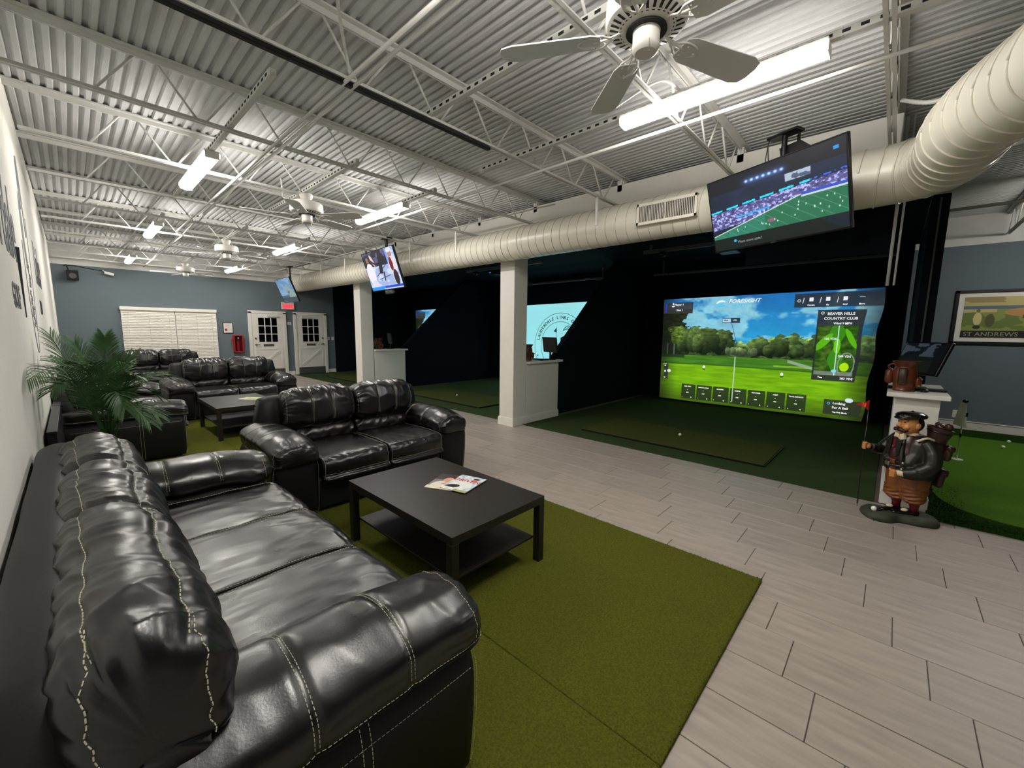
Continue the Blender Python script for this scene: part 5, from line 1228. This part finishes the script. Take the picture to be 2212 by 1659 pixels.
# hands with fingers
def hand(P, d, sg, name):
    h = MB(); P = Vector(P); h.ball(tuple(P), (.026, .024, .026), 14, 10)
    for k in range(4):
        o = Vector((0, 0, .021 - .014 * k)); a = P + o
        h.tube([a + Vector((sg * .018, -.006, 0)), a + Vector((sg * .022, -.026, 0)), a + Vector((0, -.036, -.002)), a + Vector((-sg * .016, -.028, -.002))], [.0085, .009, .0085, .007], 8)
    h.tube([P + Vector((-sg * .01, -.01, .02)), P + Vector((-sg * .016, -.03, .03)), P + Vector((-sg * .002, -.04, .026))], [.009, .0085, .007], 8)
    return remeshed(h, name, R_skin, st, .0035, 2)
hand((-.145, -.245, .575), None, -1, 'right_hand'); hand((.085, -.185, .415), None, 1, 'left_hand')
MB().loft([(.12, -.16, .405, .03, .03), (.115, -.165, .44, .033, .033)], 14).obj('cuff', R_cream, st, True)
# head
hd = MB(); H = Vector((0, -.045, .79))
hd.ball((0, -.04, .795), (.070, .078, .085), 24, 16); hd.ball((0, -.062, .755), (.058, .060, .048), 20, 12); hd.cyl((0, -.015, .69), (0, -.03, .76), .052, 18)
hd.tube([(0, -.112, .815), (0, -.126, .795), (0, -.134, .778)], [.011, .014, .018], 10); hd.ball((-.013, -.124, .775), .010, 8, 6); hd.ball((.013, -.124, .775), .010, 8, 6)
for sg in (-1, 1): hd.ball((sg * .036, -.092, .775), (.024, .022, .020), 12, 8); hd.ball((sg * .072, -.03, .79), (.010, .018, .024), 12, 8); hd.tube([(sg * .012, -.112, .828), (sg * .030, -.112, .834), (sg * .048, -.10, .826)], .007, 6)
hd.ball((0, -.110, .728), (.022, .018, .014), 12, 8)
remeshed(hd, 'head', R_skin, st, .004, 2)
ey = MB()
for sg in (-1, 1): ey.ball((sg * .028, -.108, .813), (.010, .006, .005), 10, 6)
ey.objs('eye', R_hair, st, True); eb = MB()
for sg in (-1, 1): eb.tube([(sg * .012, -.118, .838), (sg * .032, -.116, .846), (sg * .054, -.10, .836)], [.004, .006, .003], 6)
eb.objs('eyebrow', R_hair, st, True)
mo = MB()
for sg in (-1, 1): mo.tube([(0, -.132, .757), (sg * .025, -.130, .752), (sg * .046, -.115, .742), (sg * .064, -.10, .752)], [.013, .016, .012, .004], 10)
mo.obj('moustache', R_hair, st, True)
MB().tube([(-.012, -.122, .737), (.012, -.122, .737)], .004, 6).obj('mouth', R_red, st, True)
ha = MB(); ha.ball((0, -.012, .80), (.074, .066, .070), 20, 12); remeshed(ha, 'hair', R_hair, st, .005, 2)
# flat cap
cp = MB()
def ell(z, cy, rx, ry): return (0, cy, z, rx, ry)
cp.loft([ell(.842, -.03, .074, .078), ell(.850, -.035, .092, .100), ell(.864, -.038, .098, .108), ell(.880, -.036, .088, .096), ell(.892, -.032, .062, .070), ell(.897, -.03, .02, .02)], 28)
cp.loft([(0, -.105, .838, .060, .050), (0, -.108, .846, .062, .052), (0, -.105, .852, .055, .045)], 24); cp.ball((0, -.03, .899), (.012, .012, .007))
remeshed(cp, 'flat_cap', R_black, st, .005, 2)
# golf bag on his back, with pockets and trim
bg = MB(); M = Matrix.Translation((.045, .115, .505)) @ Matrix.Scale(.86, 4, (1, 0, 0)) @ Matrix.Scale(.86, 4, (0, 1, 0)) @ Matrix.Scale(1.04, 4, (0, 0, 1)) @ Matrix.Rotation(math.radians(-8), 4, 'X') @ Matrix.Rotation(math.radians(6), 4, 'Y')
b0 = MB().lathe([(0, -.21), (.075, -.21), (.085, -.20), (.078, -.17), (.085, -.12), (.088, .0), (.084, .12), (.074, .17), (.078, .20), (.095, .25), (.098, .27), (.085, .27), (.07, .24), (0, .22)], n=28); b0.xform(M); b0.obj('bag_body', R_bag, st, 50)
for (x, y, z, a, b, c) in ((.07, .075, -.10, .045, .03, .07), (.075, .06, .10, .04, .03, .055), (-.05, .085, -.02, .04, .025, .07)):
    q = MB().box(x - a, x + a, y - b, y + b, z - c, z + c, .018).box(x - a - .004, x + a + .004, y - b, y + b + .006, z + c * .35, z + c + .008, .012); q.xform(M); q.obj('bag_pocket', R_bag, st, 50)
q = MB()
for z in (-.2, -.05, .16, .24): q.tube([((.09) * math.cos(a), (.09) * math.sin(a), z) for a in np.linspace(0, 2 * PI, 28)], .006, 6)
q.xform(M); q.objs('bag_trim', R_black, st, True)
q = MB(); q.ball((.0, .0, .275), (.05, .05, .03)); q.ball((.04, .03, .29), (.035, .03, .03)); q.ball((-.035, .01, .285), (.03, .035, .025)); q.xform(M); q.obj('head_covers', R_bag, st, True, label='brown club head covers')
MB().tube(spline([(.12, .06, .69), (.12, .0, .705), (.11, -.06, .68)], 6), .010, 8).obj('shoulder_highlight', R_cream, st, True)  # small white highlight on the shoulder, modelled as a short cream tube
# club with red pennant
MB().cyl((-.152, -.27, .06), (-.152, -.272, .93), .0035, 8).obj('flag_pole', R_black, st, True)
pn = MB(); vs = []
for i in range(9):
    t = i / 8; h = .045 * (1 - t); yy = .015 * math.sin(t * 4)
    vs += [(-.155 - .13 * t, -.272 + yy, .915 + h - .01 * t), (-.155 - .13 * t, -.272 + yy, .915 - h - .01 * t)]
pn.add(vs, [(2 * i, 2 * i + 1, 2 * i + 3, 2 * i + 2) for i in range(8)]); pn.add([(a, b + .003, c) for a, b, c in vs], [(2 * i, 2 * i + 1, 2 * i + 3, 2 * i + 2) for i in range(8)])
pn.obj('pennant', M_red, st, True, fixn=False, label='small red pennant numbered 18')
lettering('18', .045, mat('orange_lettering', 'f09050', .5), st, -.20, -.2665 - .01, .912, (PI / 2, 0, 0))
